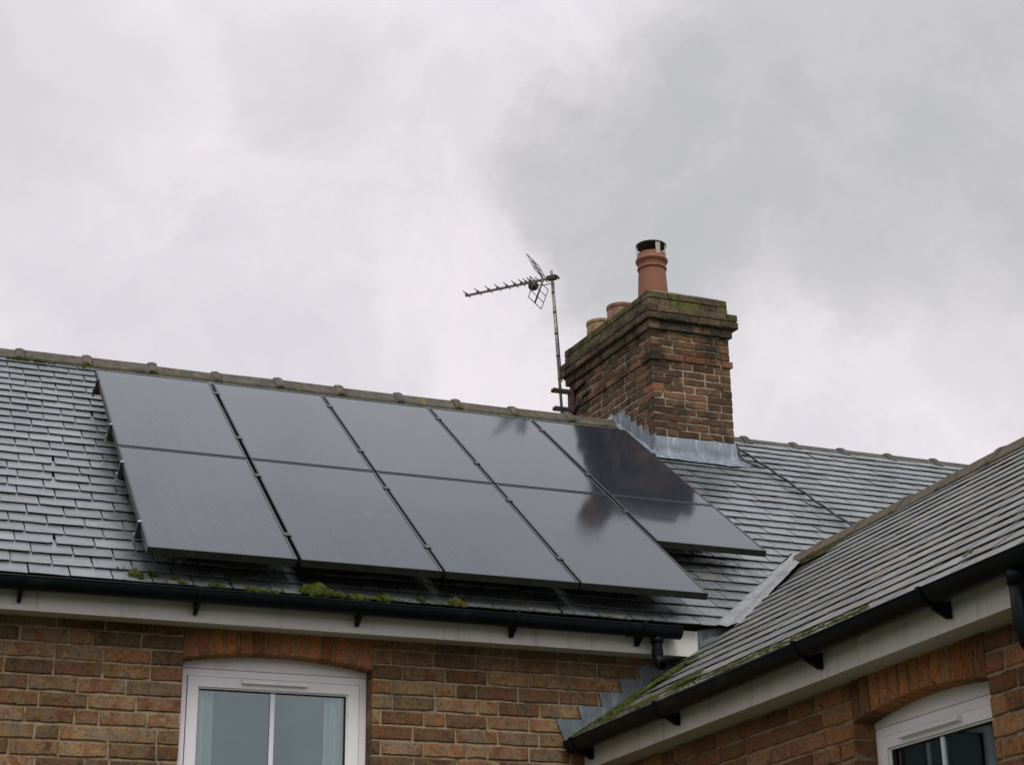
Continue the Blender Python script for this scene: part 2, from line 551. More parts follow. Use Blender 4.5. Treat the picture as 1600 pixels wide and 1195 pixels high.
M['mast'] = simple('mast_metal', (0.235, 0.205, 0.175), 0.5, 0.35, var=0.35, scale=20, dirt=((0.09, 0.065, 0.05), 16, 0.5, 0.65))
M['aerial'] = simple('aerial_metal', (0.15, 0.125, 0.105), 0.55, 0.35, var=0.3, scale=20)
M['black'] = simple('black_plastic', (0.022, 0.022, 0.022), 0.5)
M['frame'] = simple('panel_frame', (0.035, 0.037, 0.041), 0.38, 0.5, var=0.1, scale=20)
M['frame_side'] = simple('panel_frame_mossy_edge', (0.016, 0.019, 0.012), 0.7, 0.0, var=0.5, scale=14, dirt=((0.032, 0.038, 0.014), 8, 0.52, 0.66))
M['alu'] = simple('bare_aluminium', (0.42, 0.43, 0.44), 0.35, 0.9, var=0.1, scale=20)
M['rail'] = simple('dark_rail', (0.05, 0.05, 0.052), 0.5, 0.5)
M['curtain'] = simple('curtain_cloth', (0.88, 0.89, 0.88), 0.9, var=0.05, scale=8)
M['room'] = simple('room_plaster', (0.38, 0.46, 0.46), 0.9, var=0.05, scale=2)
M['bar'] = simple('glazing_bar_white', (0.72, 0.76, 0.80), 0.35, var=0.03)


def glass_mat(name, ior):
    m = bpy.data.materials.new(name)
    m.use_nodes = True
    t = m.node_tree
    t.nodes.clear()
    o = t.nodes.new('ShaderNodeOutputMaterial')
    mx = t.nodes.new('ShaderNodeMixShader')
    tr = t.nodes.new('ShaderNodeBsdfTransparent')
    tr.inputs[0].default_value = (0.93, 0.98, 0.97, 1)
    gl = t.nodes.new('ShaderNodeBsdfGlossy')
    gl.inputs['Roughness'].default_value = 0.02
    gl.inputs[0].default_value = (0.82, 0.98, 1.0, 1)
    fr = t.nodes.new('ShaderNodeFresnel')
    fr.inputs[0].default_value = ior
    nn = t.nodes.new('ShaderNodeBump')
    nn.inputs['Strength'].default_value = 0.02
    nn.inputs['Distance'].default_value = 0.02
    t.links.new(noise_t(t, geo_pos(t), 1.6, 2), nn.inputs['Height'])
    t.links.new(nn.outputs[0], gl.inputs['Normal'])
    t.links.new(fr.outputs[0], mx.inputs[0])
    t.links.new(tr.outputs[0], mx.inputs[1])
    t.links.new(gl.outputs[0], mx.inputs[2])
    t.links.new(mx.outputs[0], o.inputs[0])
    return m


M['glass'] = glass_mat('window_glass', 1.9)


def solar_mat():
    m, t, b, oc = new_mat('solar_cells')
    sx = t.nodes.new('ShaderNodeSeparateXYZ')
    t.links.new(oc, sx.inputs[0])
    fx = math_n(t, 'FRACT', math_n(t, 'MULTIPLY', sx.outputs[0], 1 / 0.0147))
    line = math_n(t, 'LESS_THAN', fx, 0.22)
    cx = math_n(t, 'FRACT', math_n(t, 'MULTIPLY', sx.outputs[0], 1 / 0.1180))
    cy = math_n(t, 'FRACT', math_n(t, 'MULTIPLY', sx.outputs[1], 1 / 0.1270))
    gap = math_n(t, 'MAXIMUM', math_n(t, 'LESS_THAN', cx, 0.02), math_n(t, 'LESS_THAN', cy, 0.02))
    p = geo_pos(t)
    n = noise_t(t, p, 1.7, 5, 0.6, 0.3)
    c = ramp(t, n, [(0.3, (0.007, 0.010, 0.015)), (0.7, (0.011, 0.015, 0.022))])
    c = mixc(t, math_n(t, 'MULTIPLY', line, 0.75), c, (0.075, 0.086, 0.103))
    c = mixc(t, math_n(t, 'MULTIPLY', gap, 0.6), c, (0.006, 0.006, 0.008))
    dust = maprange(t, noise_t(t, p, 7, 7, 0.7, 0.5), 0.50, 0.75, 0.0, 0.05)
    c = mixc(t, dust, c, (0.20, 0.20, 0.18))
    t.links.new(c, b.inputs['Base Color'])
    rr = maprange(t, noise_t(t, p, 2.5, 5, 0.6), 0.3, 0.7, 0.07, 0.105)
    t.links.new(rr, b.inputs['Roughness'])
    b.inputs['IOR'].default_value = 1.405
    bump(t, b, noise_t(t, p, 2.2, 3, 0.5), 0.05, 0.02)
    return m


M['solar'] = solar_mat()


def moss_mat():
    m, t, b, _ = new_mat('moss')
    p = geo_pos(t)
    c = ramp(t, noise_t(t, p, 30, 5, 0.7), [(0.28, (0.022, 0.030, 0.006)), (0.5, (0.062, 0.080, 0.015)), (0.78, (0.15, 0.165, 0.036))])
    br = maprange(t, noise_t(t, p, 11, 4, 0.6), 0.55, 0.68, 0, 0.6)
    c = mixc(t, br, c, (0.12, 0.085, 0.03))
    t.links.new(c, b.inputs['Base Color'])
    b.inputs['Roughness'].default_value = 1.0
    b.inputs['Specular IOR Level'].default_value = 0.1
    bump(t, b, noise_t(t, p, 160, 4, 0.7), 0.9, 0.006)
    return m


M['moss'] = moss_mat()
M['grass'] = simple('lawn', (0.040, 0.055, 0.022), 0.95, var=0.4, scale=6)
M['hill'] = simple('hill_woodland', (0.045, 0.055, 0.040), 1.0, var=0.4, scale=0.03)

# ------------------------------------------------------------------ brick and slate builders


def brick_poly(mb, O, U, V, Nn, poly, depth, rnd, tint=None, ch=0.005, jit=0.0024, seg=0.045):
    """one brick: convex outline in (u,v), worn arrises, pushed back from the face by depth"""
    mb.tint = tint or (rnd.random(), rnd.random(), rnd.random())
    pts = []
    n = len(poly)
    for i in range(n):
        a, b_ = poly[i], poly[(i + 1) % n]
        L = math.hypot(b_[0] - a[0], b_[1] - a[1])
        k = max(1, int(L / seg))
        for j in range(k):
            f = j / k
            pts.append((a[0] + (b_[0] - a[0]) * f, a[1] + (b_[1] - a[1]) * f))
    cu = sum(p[0] for p in poly) / n
    cv = sum(p[1] for p in poly) / n
    pr = rnd.uniform(-0.0018, 0.0018)
    tu, tv = rnd.uniform(-.006, .006), rnd.uniform(-.01, .01)
    inner, outer, back = [], [], []
    for (u, v) in pts:
        ju, jv = rnd.uniform(-jit, jit), rnd.uniform(-jit, jit)
        if rnd.random() < 0.05:
            ju += (0.004 if u < cu else -0.004)
            jv += (0.004 if v < cv else -0.004)
        u1, v1 = u + ju, v + jv
        iu = u1 + max(-ch, min(ch, cu - u1))
        iv = v1 + max(-ch, min(ch, cv - v1))
        nn = pr + (u - cu) * tu + (v - cv) * tv
        inner.append(mb.vert(O + U * iu + V * iv + Nn * nn))
        outer.append(mb.vert(O + U * u1 + V * v1 + Nn * (nn - ch * rnd.uniform(.7, 1.2))))
        back.append(mb.vert(O + U * u + V * v - Nn * depth))
    mb.face(inner)
    k = len(pts)
    for i in range(k):
        j = (i + 1) % k
        mb.face((outer[i], outer[j], inner[j], inner[i]))
        mb.face((back[i], back[j], outer[j], outer[i]))


def brick_run(mb, O, U, V, Nn, u0, u1, v0, h, depth, rnd, phase, L=0.225, J=0.010, header=0.10):
    u = u0 - phase
    while u < u1 - 0.02:
        l = L - J
        if rnd.random() < header:
            l = L / 2 - J
        a, b_ = max(u, u0), min(u + l, u1)
        if u1 - b_ < 0.045:
            b_ = u1
        if b_ - a > 0.03:
            brick_poly(mb, O, U, V, Nn, [(a, v0), (b_, v0), (b_, v0 + h), (a, v0 + h)], depth, rnd)
        u = u + l + J + rnd.uniform(-.001, .001)
        if b_ == u1:
            break


def clip_half(poly, a, b, c):               # keep a*u+b*v <= c
    out = []
    n = len(poly)
    for i in range(n):
        p, q = poly[i], poly[(i + 1) % n]
        dp, dq = a * p[0] + b * p[1] - c, a * q[0] + b * q[1] - c
        if dp <= 0:
            out.append(p)
        if dp * dq < 0:
            f = dp / (dp - dq)
            out.append((p[0] + (q[0] - p[0]) * f, p[1] + (q[1] - p[1]) * f))
    return out


def slates(mb, O, U, S, Nn, u0, u1, v0, v1, gauge, width, clip, rnd, lift=0.0160, thick=0.0042, gap=.0002):
    row = 0
    v = v0
    while v < v1 - 0.02:
        u = u0 - (width / 2 if row % 2 else 0) + rnd.uniform(-.01, .01)
        rowj = rnd.uniform(-.003, .003)
        while u < u1:
            w = width + rnd.uniform(-.006, .006)
            gp = rnd.uniform(.0022, .0040) + gap
            top = min(v + gauge * 1.65, v1)
            sk = rnd.uniform(-.004, .004)
            n = 5
            lowe = [(u + gp + (w - 2 * gp) * i / n, v + rowj + sk * (i / n - .5) * 2 + rnd.uniform(-.0022, .0022) + (rnd.uniform(0, .010) if rnd.random() < .04 else 0)) for i in range(n + 1)]
            if rnd.random() < .05:          # a broken corner
                i = rnd.choice((0, n))
                lowe[i] = (lowe[i][0] + (.012 if i == 0 else -.012), lowe[i][1] + .012)
            poly = lowe + [(u + w - gp, top), (u + gp, top)]
            mb.tint = (rnd.random(), rnd.random(), rnd.random())
            lf = lift + rnd.uniform(-.0012, .0016)
            tl = rnd.uniform(-.0014, .0014)
            for pl in clip(poly):
                if len(pl) < 3:
                    continue
                hh = lambda p: lf * (1 - (p[1] - v) / (gauge * 1.65)) + tl * ((p[0] - u) / w - .5)
                a = [mb.vert(O + U * p[0] + S * p[1] + Nn * hh(p)) for p in pl]
                b_ = [mb.vert(O + U * p[0] + S * p[1] + Nn * (hh(p) - thick)) for p in pl]
                mb.face(a)
                k = len(pl)
                for i in range(k):
                    j = (i + 1) % k
                    mb.face((b_[i], b_[j], a[j], a[i]))
            u += w
        v += gauge
        row += 1


X3, Y3, Z3 = Vector((1, 0, 0)), Vector((0, 1, 0)), Vector((0, 0, 1))
GND = -Z0

# ------------------------------------------------------------------ ground and hills
g = MB()
n = 60
g.sheet([[(-900 + 1800 * i / n, -900 + 1800 * j / n, GND) for i in range(n + 1)] for j in range(n + 1)])
tag(g.build('ground', M['grass']), kind='structure')
h = MB()
rows = [[], [], []]
for i in range(181):
    a = 2 * pi * i / 180
    back = 0.5 - 0.5 * cos(a)              # 1 behind the photographer, 0 beyond the house
    ht = (10 + 58 * back ** 1.5) * (0.9 + 0.22 * mnoise.noise(Vector((cos(a) * 2.3, sin(a) * 2.3, 1))) + 0.05 * mnoise.noise(Vector((cos(a) * 14, sin(a) * 14, 3))))
    for r, (rad, f) in enumerate(((300, -0.02), (400, 0.8), (480, 1.0))):
        rows[r].append((sin(a) * rad, cos(a) * rad - 8, GND + ht * f))
h.sheet(rows)
tag(h.build('hills', M['hill']), kind='structure')

# ------------------------------------------------------------------ house
PIT = radians(36.066)
S = Vector((0, cos(PIT), sin(PIT)))
NR = Vector((0, -sin(PIT), cos(PIT)))
E = Vector((0, -0.21, 0.485))               # eave edge of the main slates
house = empty('brick_house', (1.5, 3, GND), 'brown brick house with slate roofs, a side wing and a tall brick chimney', 'house')
XL, XR = -4.0, 8.6
RIDGE_Y = 2.955
WALL_R = 2.085                              # wing wall plane
C75 = 0.075


def opening_runs(u0, u1, zc, o0, o1, zb, zt):
    if zb - 0.01 < zc < zt:
        return [(u0, o0), (o1, u1)]
    return [(u0, u1)]


def arch_top(u, o0, o1, zs, rise):
    w = o1 - o0
    R = w * w / (8 * rise) + rise / 2
    m = (o0 + o1) / 2
    return zs + rise - R + sqrt(max(R * R - (u - m) ** 2, 0))


def brick_wall(name, O, U, Nn, u0, u1, zlow, ztop, op, rise, mat, seed, ref, narch=14, parent=house, label=None):
    """wall with one arched window opening op=(o0,o1,zsill,zspring)"""
    rnd = random.Random(seed)
    mb = MB()
    o0, o1, zs, zp = op
    z = ref - C75 * int((ref - zlow) / C75)
    row = 0
    while z < ztop:
        hh = min(C75 - 0.010, ztop - z)
        far = z < -1.2
        for a, b_ in opening_runs(u0, u1, z + .03, o0, o1, zs, 9):
            ph = (0.1125 if row % 2 else 0) + rnd.choice((0, 0, 0.0, 0.056)) + rnd.uniform(0, .012)
            if a == u0:                     # work back from the opening so that quoins line up
                pass
            brick_run(mb, O, U, Z3, Nn, a, b_, z, hh, 0.105, rnd, ph, header=0.14)
        z += C75
        row += 1
    # arch of bricks on end
    mb.mi = 2
    wdt = (o1 - o0)
    fan = 1.035
    m = (o0 + o1) / 2
    for i in range(narch):
        a = o0 + wdt * i / narch + .005
        b_ = o0 + wdt * (i + 1) / narch - .005
        ta, tb = m + (a - m) * fan, m + (b_ - m) * fan
        poly = [(a, arch_top(a, o0, o1, zp, rise)), (b_, arch_top(b_, o0, o1, zp, rise)), (min(tb, o1 + .0), ztop), (max(ta, o0 - .0), ztop)]
        brick_poly(mb, O, U, Z3, Nn, poly, 0.105, rnd, jit=0.0022)
    # mortar core behind the brick faces
    mb.mi = 1
    mb.tint = (.5, .5, .5)
    d0, d1 = 0.0075, 0.100
    P = lambda u, z, d: O + U * u + Z3 * z - Nn * d
    def core(a, b_, c, d):
        mb.hexa([P(a, c, d0), P(b_, c, d0), P(b_, c, d1), P(a, c, d1), P(a, d, d0), P(b_, d, d0), P(b_, d, d1), P(a, d, d1)])
    core(u0, o0 - .003, zlow, ztop)
    core(o1 + .003, u1, zlow, ztop)
    core(o0 - .003, o1 + .003, zlow, zs - .003)
    ka = 16
    for i in range(ka):
        a, b_ = o0 - .003 + (wdt + .006) * i / ka, o0 - .003 + (wdt + .006) * (i + 1) / ka
        za = arch_top(min(max(a, o0), o1), o0, o1, zp, rise) + .003
        zb = arch_top(min(max(b_, o0), o1), o0, o1, zp, rise) + .003
        mb.hexa([P(a, za, d0), P(b_, zb, d0), P(b_, zb, d1), P(a, za, d1), P(a, ztop, d0), P(b_, ztop, d0), P(b_, ztop, d1), P(a, ztop, d1)])
    return mb.build(name, [M[mat], M['mortar'], M['arch_brick']], parent)


W0 = (-0.144, 0.803, -1.10, 0.183)          # main window opening
wl = brick_wall('front_wall', Vector((0, 0, 0)), X3, -Y3, XL, 2.62, GND, 0.345, W0, 0.045, 'brick', 11, 0.2185)
# wing wall runs toward the viewer: u = -y
W1 = (2.350, 3.258, -1.75, -0.420)
wl2 = brick_wall('wing_wall', Vector((WALL_R, 0, 0)), -Y3, -X3, 0.0, 6.5, GND, -0.245, W1, 0.042, 'wing_brick', 23, -0.329, narch=13)
wl2['label'] = 'redder brick side wall of the wing'
# shell: gables, rear walls, wing end
mb = MB()
zr = E.z + (RIDGE_Y - E.y) * math.tan(PIT) - .05
for x0, x1 in ((XL, XL + .1), (XR - .1, XR)):
    mb.prism([(x0, 0.11, GND), (x0, 5.9, GND), (x0, 5.9, 0.50), (x0, RIDGE_Y, zr), (x0, 0.11, 0.60)], (x1 - x0, 0, 0))
mb.box(XL + .1, XR - .1, 5.8, 5.9, GND, 0.50)
mb.box(5.5, XR - .1, 0.0, 0.1, GND, 0.5)
mb.prism([(2.2, -6.4, GND), (5.3, -6.4, GND), (5.3, -6.4, -0.1), (3.712, -6.4, 1.10), (2.2, -6.4, -0.02)], (0, -0.1, 0))
mb.box(5.24, 5.34, -6.4, -0.01, GND, -0.1)
mb.prism([(1.96, -6.53, -.252), (5.46, -6.53, -.252), (5.46, -6.53, -.135), (3.712, -6.53, 1.115), (1.96, -6.53, -.105)], (0, .028, 0))
mb.build('rear_wall', M['mortar'], house)

# ---- roofs
TANW = 0.705
PW = math.atan(TANW)
SW = Vector((cos(PW), 0, sin(PW)))
NW = Vector((-sin(PW), 0, cos(PW)))
EW = Vector((1.875, 0, -0.10))
WX = 3.712                                   # wing ridge
# valley on the main slope: (x, v) line from (2.705,0) to (WX, vv)
yv = (EW.z + TANW * (WX - EW.x) - E.z) / math.tan(PIT) + E.y
vv = (yv - E.y) / cos(PIT)
xv0 = EW.x + (E.z - EW.z) / TANW
k_u = (WX - xv0) / vv                        # dx per v along the valley


def clip_main(poly):
    vmin = min(p[1] for p in poly)
    if vmin > vv + .05:
        return [poly]
    out = []
    a = clip_half(poly, 1, 0, WX)
    if a:
        a = clip_half(a, 1, -k_u, xv0 - 0.075)
        out.append(a)
    b_ = clip_half(poly, -1, 0, -WX)
    if b_:
        b_ = clip_half(b_, -1, -k_u, -(2 * WX - xv0) - 0.05)
        out.append(b_)
    return out


rnd = random.Random(3)
VR = (RIDGE_Y - E.y) / cos(PIT)
mb = MB()
slates(mb, E + NR * -0.012, X3, S, NR, XL - .15, XR + .1, 0.0, VR - .02, 0.1375, 0.1915, clip_main, rnd)
mb.mi = 1
mb.tint = (.5, .5, .5)
# dark felt and boards under the slates, front then rear slope
mb.obox(E - NR * 0.06, X3, S, NR, XL, XR, 0.08, VR, -.03, .030)
YB = 2 * RIDGE_Y + 0.21
SB = Vector((0, -cos(PIT), sin(PIT)))
NB = Vector((0, sin(PIT), cos(PIT)))
mb.mi = 0
mb.obox(Vector((0, YB, E.z)) - NB * 0.05, X3, SB, NB, XL, XR, 0.0, VR - .03, -.02, .05)
main_roof = mb.build('roof', [M['slate'], M['deck']], house)
main_roof['label'] = 'grey slate roof slope of the main house'


def clip_wing(poly):                         # u = -y, v up the slope
    out = clip_half(poly, -1, 0, 0.0 - 0.012)
    if not out:
        return []
    # valley: y <= E.y + (z - E.z)/tan ; z = EW.z + v sin
    t_ = math.tan(PIT)
    if max(p[1] for p in out) * sin(PW) + EW.z > E.z + .05:
        # -u <= E.y + (EW.z - E.z + v sin)/t - gap
        o2 = clip_half(out, -1, -sin(PW) / t_, E.y + (EW.z - E.z) / t_ - 0.075)
        return [o2] if o2 else []
    return [out]


mb = MB()
VW = (WX - EW.x) / cos(PW)
slates(mb, EW + NW * -0.012, -Y3, SW, NW, -1.4, 6.6, 0.0, VW - .02, 0.1375, 0.20, clip_wing, random.Random(5), lift=0.0128, thick=0.0038, gap=.0026)
mb.mi = 1
mb.tint = (.5, .5, .5)
mb.prism([EW - NW * .06 + SW * .08 + Y3 * -.02, EW - NW * .06 + SW * .86 + Y3 * -.02, EW - NW * .06 + SW * VW + Y3 * .80, EW - NW * .06 + SW * VW - Y3 * 6.55, EW - NW * .06 + SW * .08 - Y3 * 6.55], NW * .03)
mb.mi = 0
SWB = Vector((-cos(PW), 0, sin(PW)))
NWB = Vector((sin(PW), 0, cos(PW)))
mb.obox(Vector((2 * WX - EW.x, 0, EW.z)) - NWB * .05, -Y3, SWB, NWB, -.75, 6.55, 0.35, VW - .03, -.02, .05)
mb.obox(Vector((2 * WX - EW.x, 0, EW.z)) - NWB * .05, -Y3, SWB, NWB, 0.2, 6.55, 0.0, 0.35, -.02, .05)
wing_roof = mb.build('roof', [M['wing_slate'], M['deck']], house)
wing_roof['label'] = 'browner slate roof slope of the wing'


def ridge_run(O, D, W, length, tile, rnd, collar=True, flat=False):
    """angular clay ridge tiles along D; W is the horizontal cross direction; O is the apex line start"""
    mb = MB()
    drop, half, th = 0.098, 0.108, 0.016
    k = 0
    s = 0.0
    prof = [(-half, -drop), (-half * .55, -drop * .50), (-.028, -.016), (0, -.006), (.028, -.016), (half * .55, -drop * .50), (half, -drop)]
    while s < length:
        e = min(s + tile - .005, length)
        off = Vector((0, 0, rnd.uniform(-.004, .004))) + W * rnd.uniform(-.003, .003)
        tl = rnd.uniform(-.004, .004)
        sec = [(s, 1.0, 0.0), (e - .060, 1.0, 0.0)]
        if collar:
            sec += [(e - .058, 1.0, .005), (e - .028, 1.0, .008), (e, 1.0, .004)] if flat else [(e - .058, 1.0, .011), (e - .028, 1.0, .018), (e, 1.0, .010)]
        else:
            sec += [(e, 1.0, 0)]
        rows = []
        for (q, f, up) in sec:
            rows.append([O + off + D * (q + rnd.uniform(-.0015, .0015)) + W * (a * (1 + up * 2.0)) + Z3 * (b_ + up + tl * (q - s) / tile) for a, b_ in prof])
        mb.sheet(rows)
        inner = [[p - Z3 * th for p in r] for r in rows]
        mb.sheet([r[::-1] for r in inner])
        for r, i_ in ((rows[0], inner[0]), (rows[-1], inner[-1])):
            for j in range(len(r) - 1):
                mb.poly([r[j], r[j + 1], i_[j + 1], i_[j]])
        for j in (0, len(prof) - 1):
            for a, b_ in zip(range(len(rows) - 1), range(1, len(rows))):
                mb.poly([rows[a][j], rows[b_][j], inner[b_][j], inner[a][j]])
        s += tile
    mb.mi = 1
    mb.tint = (.5, .5, .5)
    nseg = int(length / .03)
    for sg in (-1, 1):                       # bedding mortar with moss under the tile edges
        top, bot = [], []
        for i in range(nseg + 1):
            q = length * i / nseg
            jj = .008 * mnoise.noise(Vector((q * 14, sg, 2))) + .010 * mnoise.noise(Vector((q * 4, sg, 5)))
            top.append(O + D * q + W * (sg * (half - .008)) + Z3 * (-drop + .004))
            bot.append(O + D * q + W * (sg * (half + .010 + jj)) + Z3 * (-drop - .040 - jj))
        mb.sheet([top, bot] if sg < 0 else [bot, top])
    return mb


mb = ridge_run(Vector((XL - .05 - .4375 * 0 + (-.77 + 4.05) % .4375 + .0, RIDGE_Y, 2.826)), X3, Y3, 3.57 - XL + .2, 0.4375, random.Random(2))
r1 = mb.build('ridge_tiles', [M['ridge'], M['bedding']], house)
r1['label'] = 'lichen-stained ridge tiles of the main roof left of the chimney'
mb = ridge_run(Vector((4.205, RIDGE_Y, 2.800)), X3, Y3, XR - 4.2, 0.424, random.Random(12))
r2 = mb.build('ridge_tiles', [M['ridge_dark'], M['bedding']], house)
r2['label'] = 'ridge tiles of the main roof right of the chimney'
mb = ridge_run(Vector((WX, 0.86, 1.226)), -Y3, X3, 7.4, 0.45, random.Random(4), flat=True)
r3 = mb.build('ridge_tiles', [M['ridge_brown'], M['bedding']], house)
r3['label'] = 'weathered ridge tiles along the wing roof'

# ---- fascia, soffit, gutters
mb = MB()
mb.box(XL, 2.540, -0.150, -0.128, 0.325, 0.462)
mb.box(XL, 2.540, -0.128, 0.02, 0.335, 0.347)
f1 = mb.build('fascia_board', M['fascia'], house)
f1['label'] = 'white fascia board under the main eave'
mb = MB()
mb.box(1.935, 1.957, -6.55, -0.005, -0.265, -0.125)
mb.box(1.957, 2.10, -6.55, -0.012, -0.255, -0.243)
f2 = mb.build('fascia_board', M['fascia'], house)
f2['label'] = 'white fascia board under the wing eave'


def gutter_mesh(P, D, Oo, length, r, joints):
    """half-round gutter; P rim centre start, D along, Oo outward"""
    mb = MB()
    n = 14
    def ring(q, rr, sag=0.0):
        return [P + D * q + Oo * (rr * cos(pi * k / n)) + Z3 * (-rr * 1.06 * sin(pi * k / n) - sag) for k in range(n + 1)]
    mb.smooth = True
    m_ = 40
    sg = lambda q: 0.004 * sin(q * 1.3)
    mb.sheet([ring(length * i / m_, r, sg(length * i / m_)) for i in range(m_ + 1)])
    mb.sheet([ring(length * i / m_, r - .004, sg(length * i / m_))[::-1] for i in range(m_ + 1)])
    mb.smooth = False
    for sgn in (1, -1):                      # rolled rims
        mb.tube([P + D * (length * i / m_) + Oo * (sgn * (r - .002)) + Z3 * (.001 - sg(length * i / m_)) for i in range(m_ + 1)], .0052, 8)
    for q in (0.0, length):
        mb.prism([p for p in ring(q, r + .001, sg(q))], D * (.004 if q == 0 else -.004))
    for q in joints:                         # union clips
        mb.smooth = True
        mb.sheet([ring(q - .03, r + .004, sg(q)), ring(q + .03, r + .004, sg(q))])
        for w_ in (-.03, .03):
            mb.sheet([ring(q + w_, r + .0045, sg(q)), ring(q + w_, r, sg(q))])
        mb.smooth = False
    return mb


GR = 0.051
gp = Vector((XL, -0.223, 0.452))
gm = gutter_mesh(gp, X3, -Y3, 2.400 - XL, GR, [2.13 - XL])
gut1 = gm.build('gutter', M['gutter'], house)
gut1['label'] = 'black gutter along the main eave'


def bracket(P, D, Oo, parent):
    mb = MB()
    n = 12
    a, b_ = [], []
    for k in range(n + 1):
        w_ = Oo * ((GR + .006) * cos(pi * k / n)) + Z3 * (-(GR + .006) * 1.06 * sin(pi * k / n) + .002)
        v_ = Oo * ((GR + .0005) * cos(pi * k / n)) + Z3 * (-(GR + .0005) * 1.06 * sin(pi * k / n) + .002)
        a.append(w_)
        b_.append(v_)
    hw = .011
    mb.sheet([[P - D * hw + q for q in a], [P + D * hw + q for q in a]])
    for sgn in (-1, 1):
        mb.sheet([[P + D * hw * sgn + q for q in a], [P + D * hw * sgn + q for q in b_]])
    mb.obox(P + Oo * (GR + .003) + Z3 * .004, D, Oo, Z3, -hw, hw, -.014, .006, -.006, .006)
    # web that props the gutter off the fascia
    q = [P - Oo * .072 + Z3 * -.030, P - Oo * .072 + Z3 * -.094, P - Oo * .056 + Z3 * -.096, P + Oo * .004 + Z3 * -.063, P + Oo * .004 + Z3 * -.055]
    mb.prism([p - D * .009 for p in q], D * .018)
    return mb.build('bracket', M['gutter'], parent)


for x in (-2.56, -1.755, -0.945, -0.128, 0.671, 1.481, 2.18):
    bracket(Vector((x, gp.y, gp.z)), X3, -Y3, gut1)
wp_ = Vector((1.862, -0.02, -0.133))
gm = gutter_mesh(wp_, -Y3, -X3, 6.5, GR, [1.05, 2.36, 5.2])
gut2 = gm.build('gutter', M['gutter'], house)
gut2['label'] = 'black gutter along the wing eave'
for y in (-0.12, -1.12, -2.41, -3.30, -4.3, -5.2):
    bracket(Vector((wp_.x, y, wp_.z)), -Y3, -X3, gut2)


def pipe_shell(path, r, n=16):
    mb = MB()
    mb.tube(path, r, n, caps=False)
    mb.tube(path, r - .0065, n, caps=False)
    for e in (0, -1):
        p = Vector(path[e])
        d = (Vector(path[e]) - Vector(path[1 if e == 0 else -2])).normalized()
        up = d.orthogonal().normalized()
        w = d.cross(up)
        a = [p + (up * cos(2 * pi * k / n) + w * sin(2 * pi * k / n)) * r for k in range(n + 1)]
        b_ = [p + (up * cos(2 * pi * k / n) + w * sin(2 * pi * k / n)) * (r - .0065) for k in range(n + 1)]
        mb.sheet([a, b_])
    return mb


# short outlet pipe that spills on to the wing roof
mb = pipe_shell([(2.272, -.214, .385), (2.273, -.214, .315), (2.274, -.217, .285), (2.275, -.226, .262), (2.276, -.243, .248), (2.277, -.268, .243)], .0275)
mb.tube([(2.272, -.214, .400), (2.272, -.214, .370)], .036, 16)
mb.tube([(2.272, -.214, .335), (2.273, -.214, .305)], .0305, 16, caps=False)
d1 = mb.build('downpipe', M['gutter'], house)
d1['label'] = 'short black outlet pipe with an open end above the wing slates'
y0 = -3.775
mb = MB()
mb.tube([(1.871, y0, -.19), (1.871, y0, -.36), (1.885, y0, -.41), (1.98, y0, -.52), (2.03, y0, -.57), (2.040, y0, -.63), (2.040, y0, -3.15)], .030, 16)
mb.tube([(1.871, y0, -.17), (1.871, y0, -.225)], .036, 16)
mb.tube([(2.040, y0, -.64), (2.040, y0, -.72)], .040, 16)
d2 = mb.build('downpipe', M['gutter'], house)
d2['label'] = 'black downpipe at the near end of the wing wall'

# ---- valley lead, cheek, stepped flashing
mb = MB()
mb.smooth = True
rows = []
nseg = 26
rv = random.Random(8)
VD = Vector((WX - xv0, yv - E.y, TANW * (WX - xv0)))
VLn = VD.length
VD.normalize()
side = (S - VD * S.dot(VD))
mainside = (Vector((-1, 0, 0)) - VD * Vector((-1, 0, 0)).dot(VD)).normalized()
for i in range(nseg + 1):
    q = -0.055 + (VLn + .07) * i / nseg
    c = Vector((xv0, E.y, E.z)) + VD * q
    r = []
    for j in range(11):
        t_ = -1 + 2 * j / 10
        # across: main slope side for t<0, wing slope side for t>0; rolled up in the middle
        m_dir = (-X3 - VD * (-X3).dot(VD))
        m_dir = (m_dir - NR * m_dir.dot(NR)).normalized()
        w_dir = (-Y3 - VD * (-Y3).dot(VD))
        w_dir = (w_dir - NW * w_dir.dot(NW)).normalized()
        a = abs(t_)
        tp_ = 1.0 - .32 * max(0.0, q) / VLn
        p = c + (m_dir * (a * .080 * tp_) if t_ < 0 else w_dir * (a * .098 * (1.0 - .12 * max(0.0, q) / VLn)))
        upn = (NR + NW).normalized()
        bulge = .026 * (1 - ((t_ + .25) / 1.25) ** 2 if t_ > -.25 else 1 - ((t_ + .25) / .75) ** 2) - .002
        wob = .004 * mnoise.noise(Vector((q * 9, t_ * 2, 1))) + .003 * mnoise.noise(Vector((q * 30, t_ * 3, 4)))
        lap = -.007 * ((q * 1.9) % 1.0)
        p = p + upn * (bulge + wob + lap)
        r.append(p)
    rows.append(r)
mb.sheet(rows)
mb.smooth = False
mb.build('valley_lead', M['valley_lead'], house)
mb = MB()
mb.prism([(2.541, -.150, .31), (2.541, -.150, .468), (2.62, -.165, .480), (2.80, -.195, .500), (2.80, -.195, .40)], (0, .03, 0))
mb.prism([(2.545, -.158, .30), (2.545, -.158, .40), (2.60, -.175, .43), (2.66, -.19, .445), (2.73, -.20, .455), (2.73, -.20, .36)], (0, .012, 0))
mb.build('lead_cheek', M['dark_lead'], house)
mb = MB()
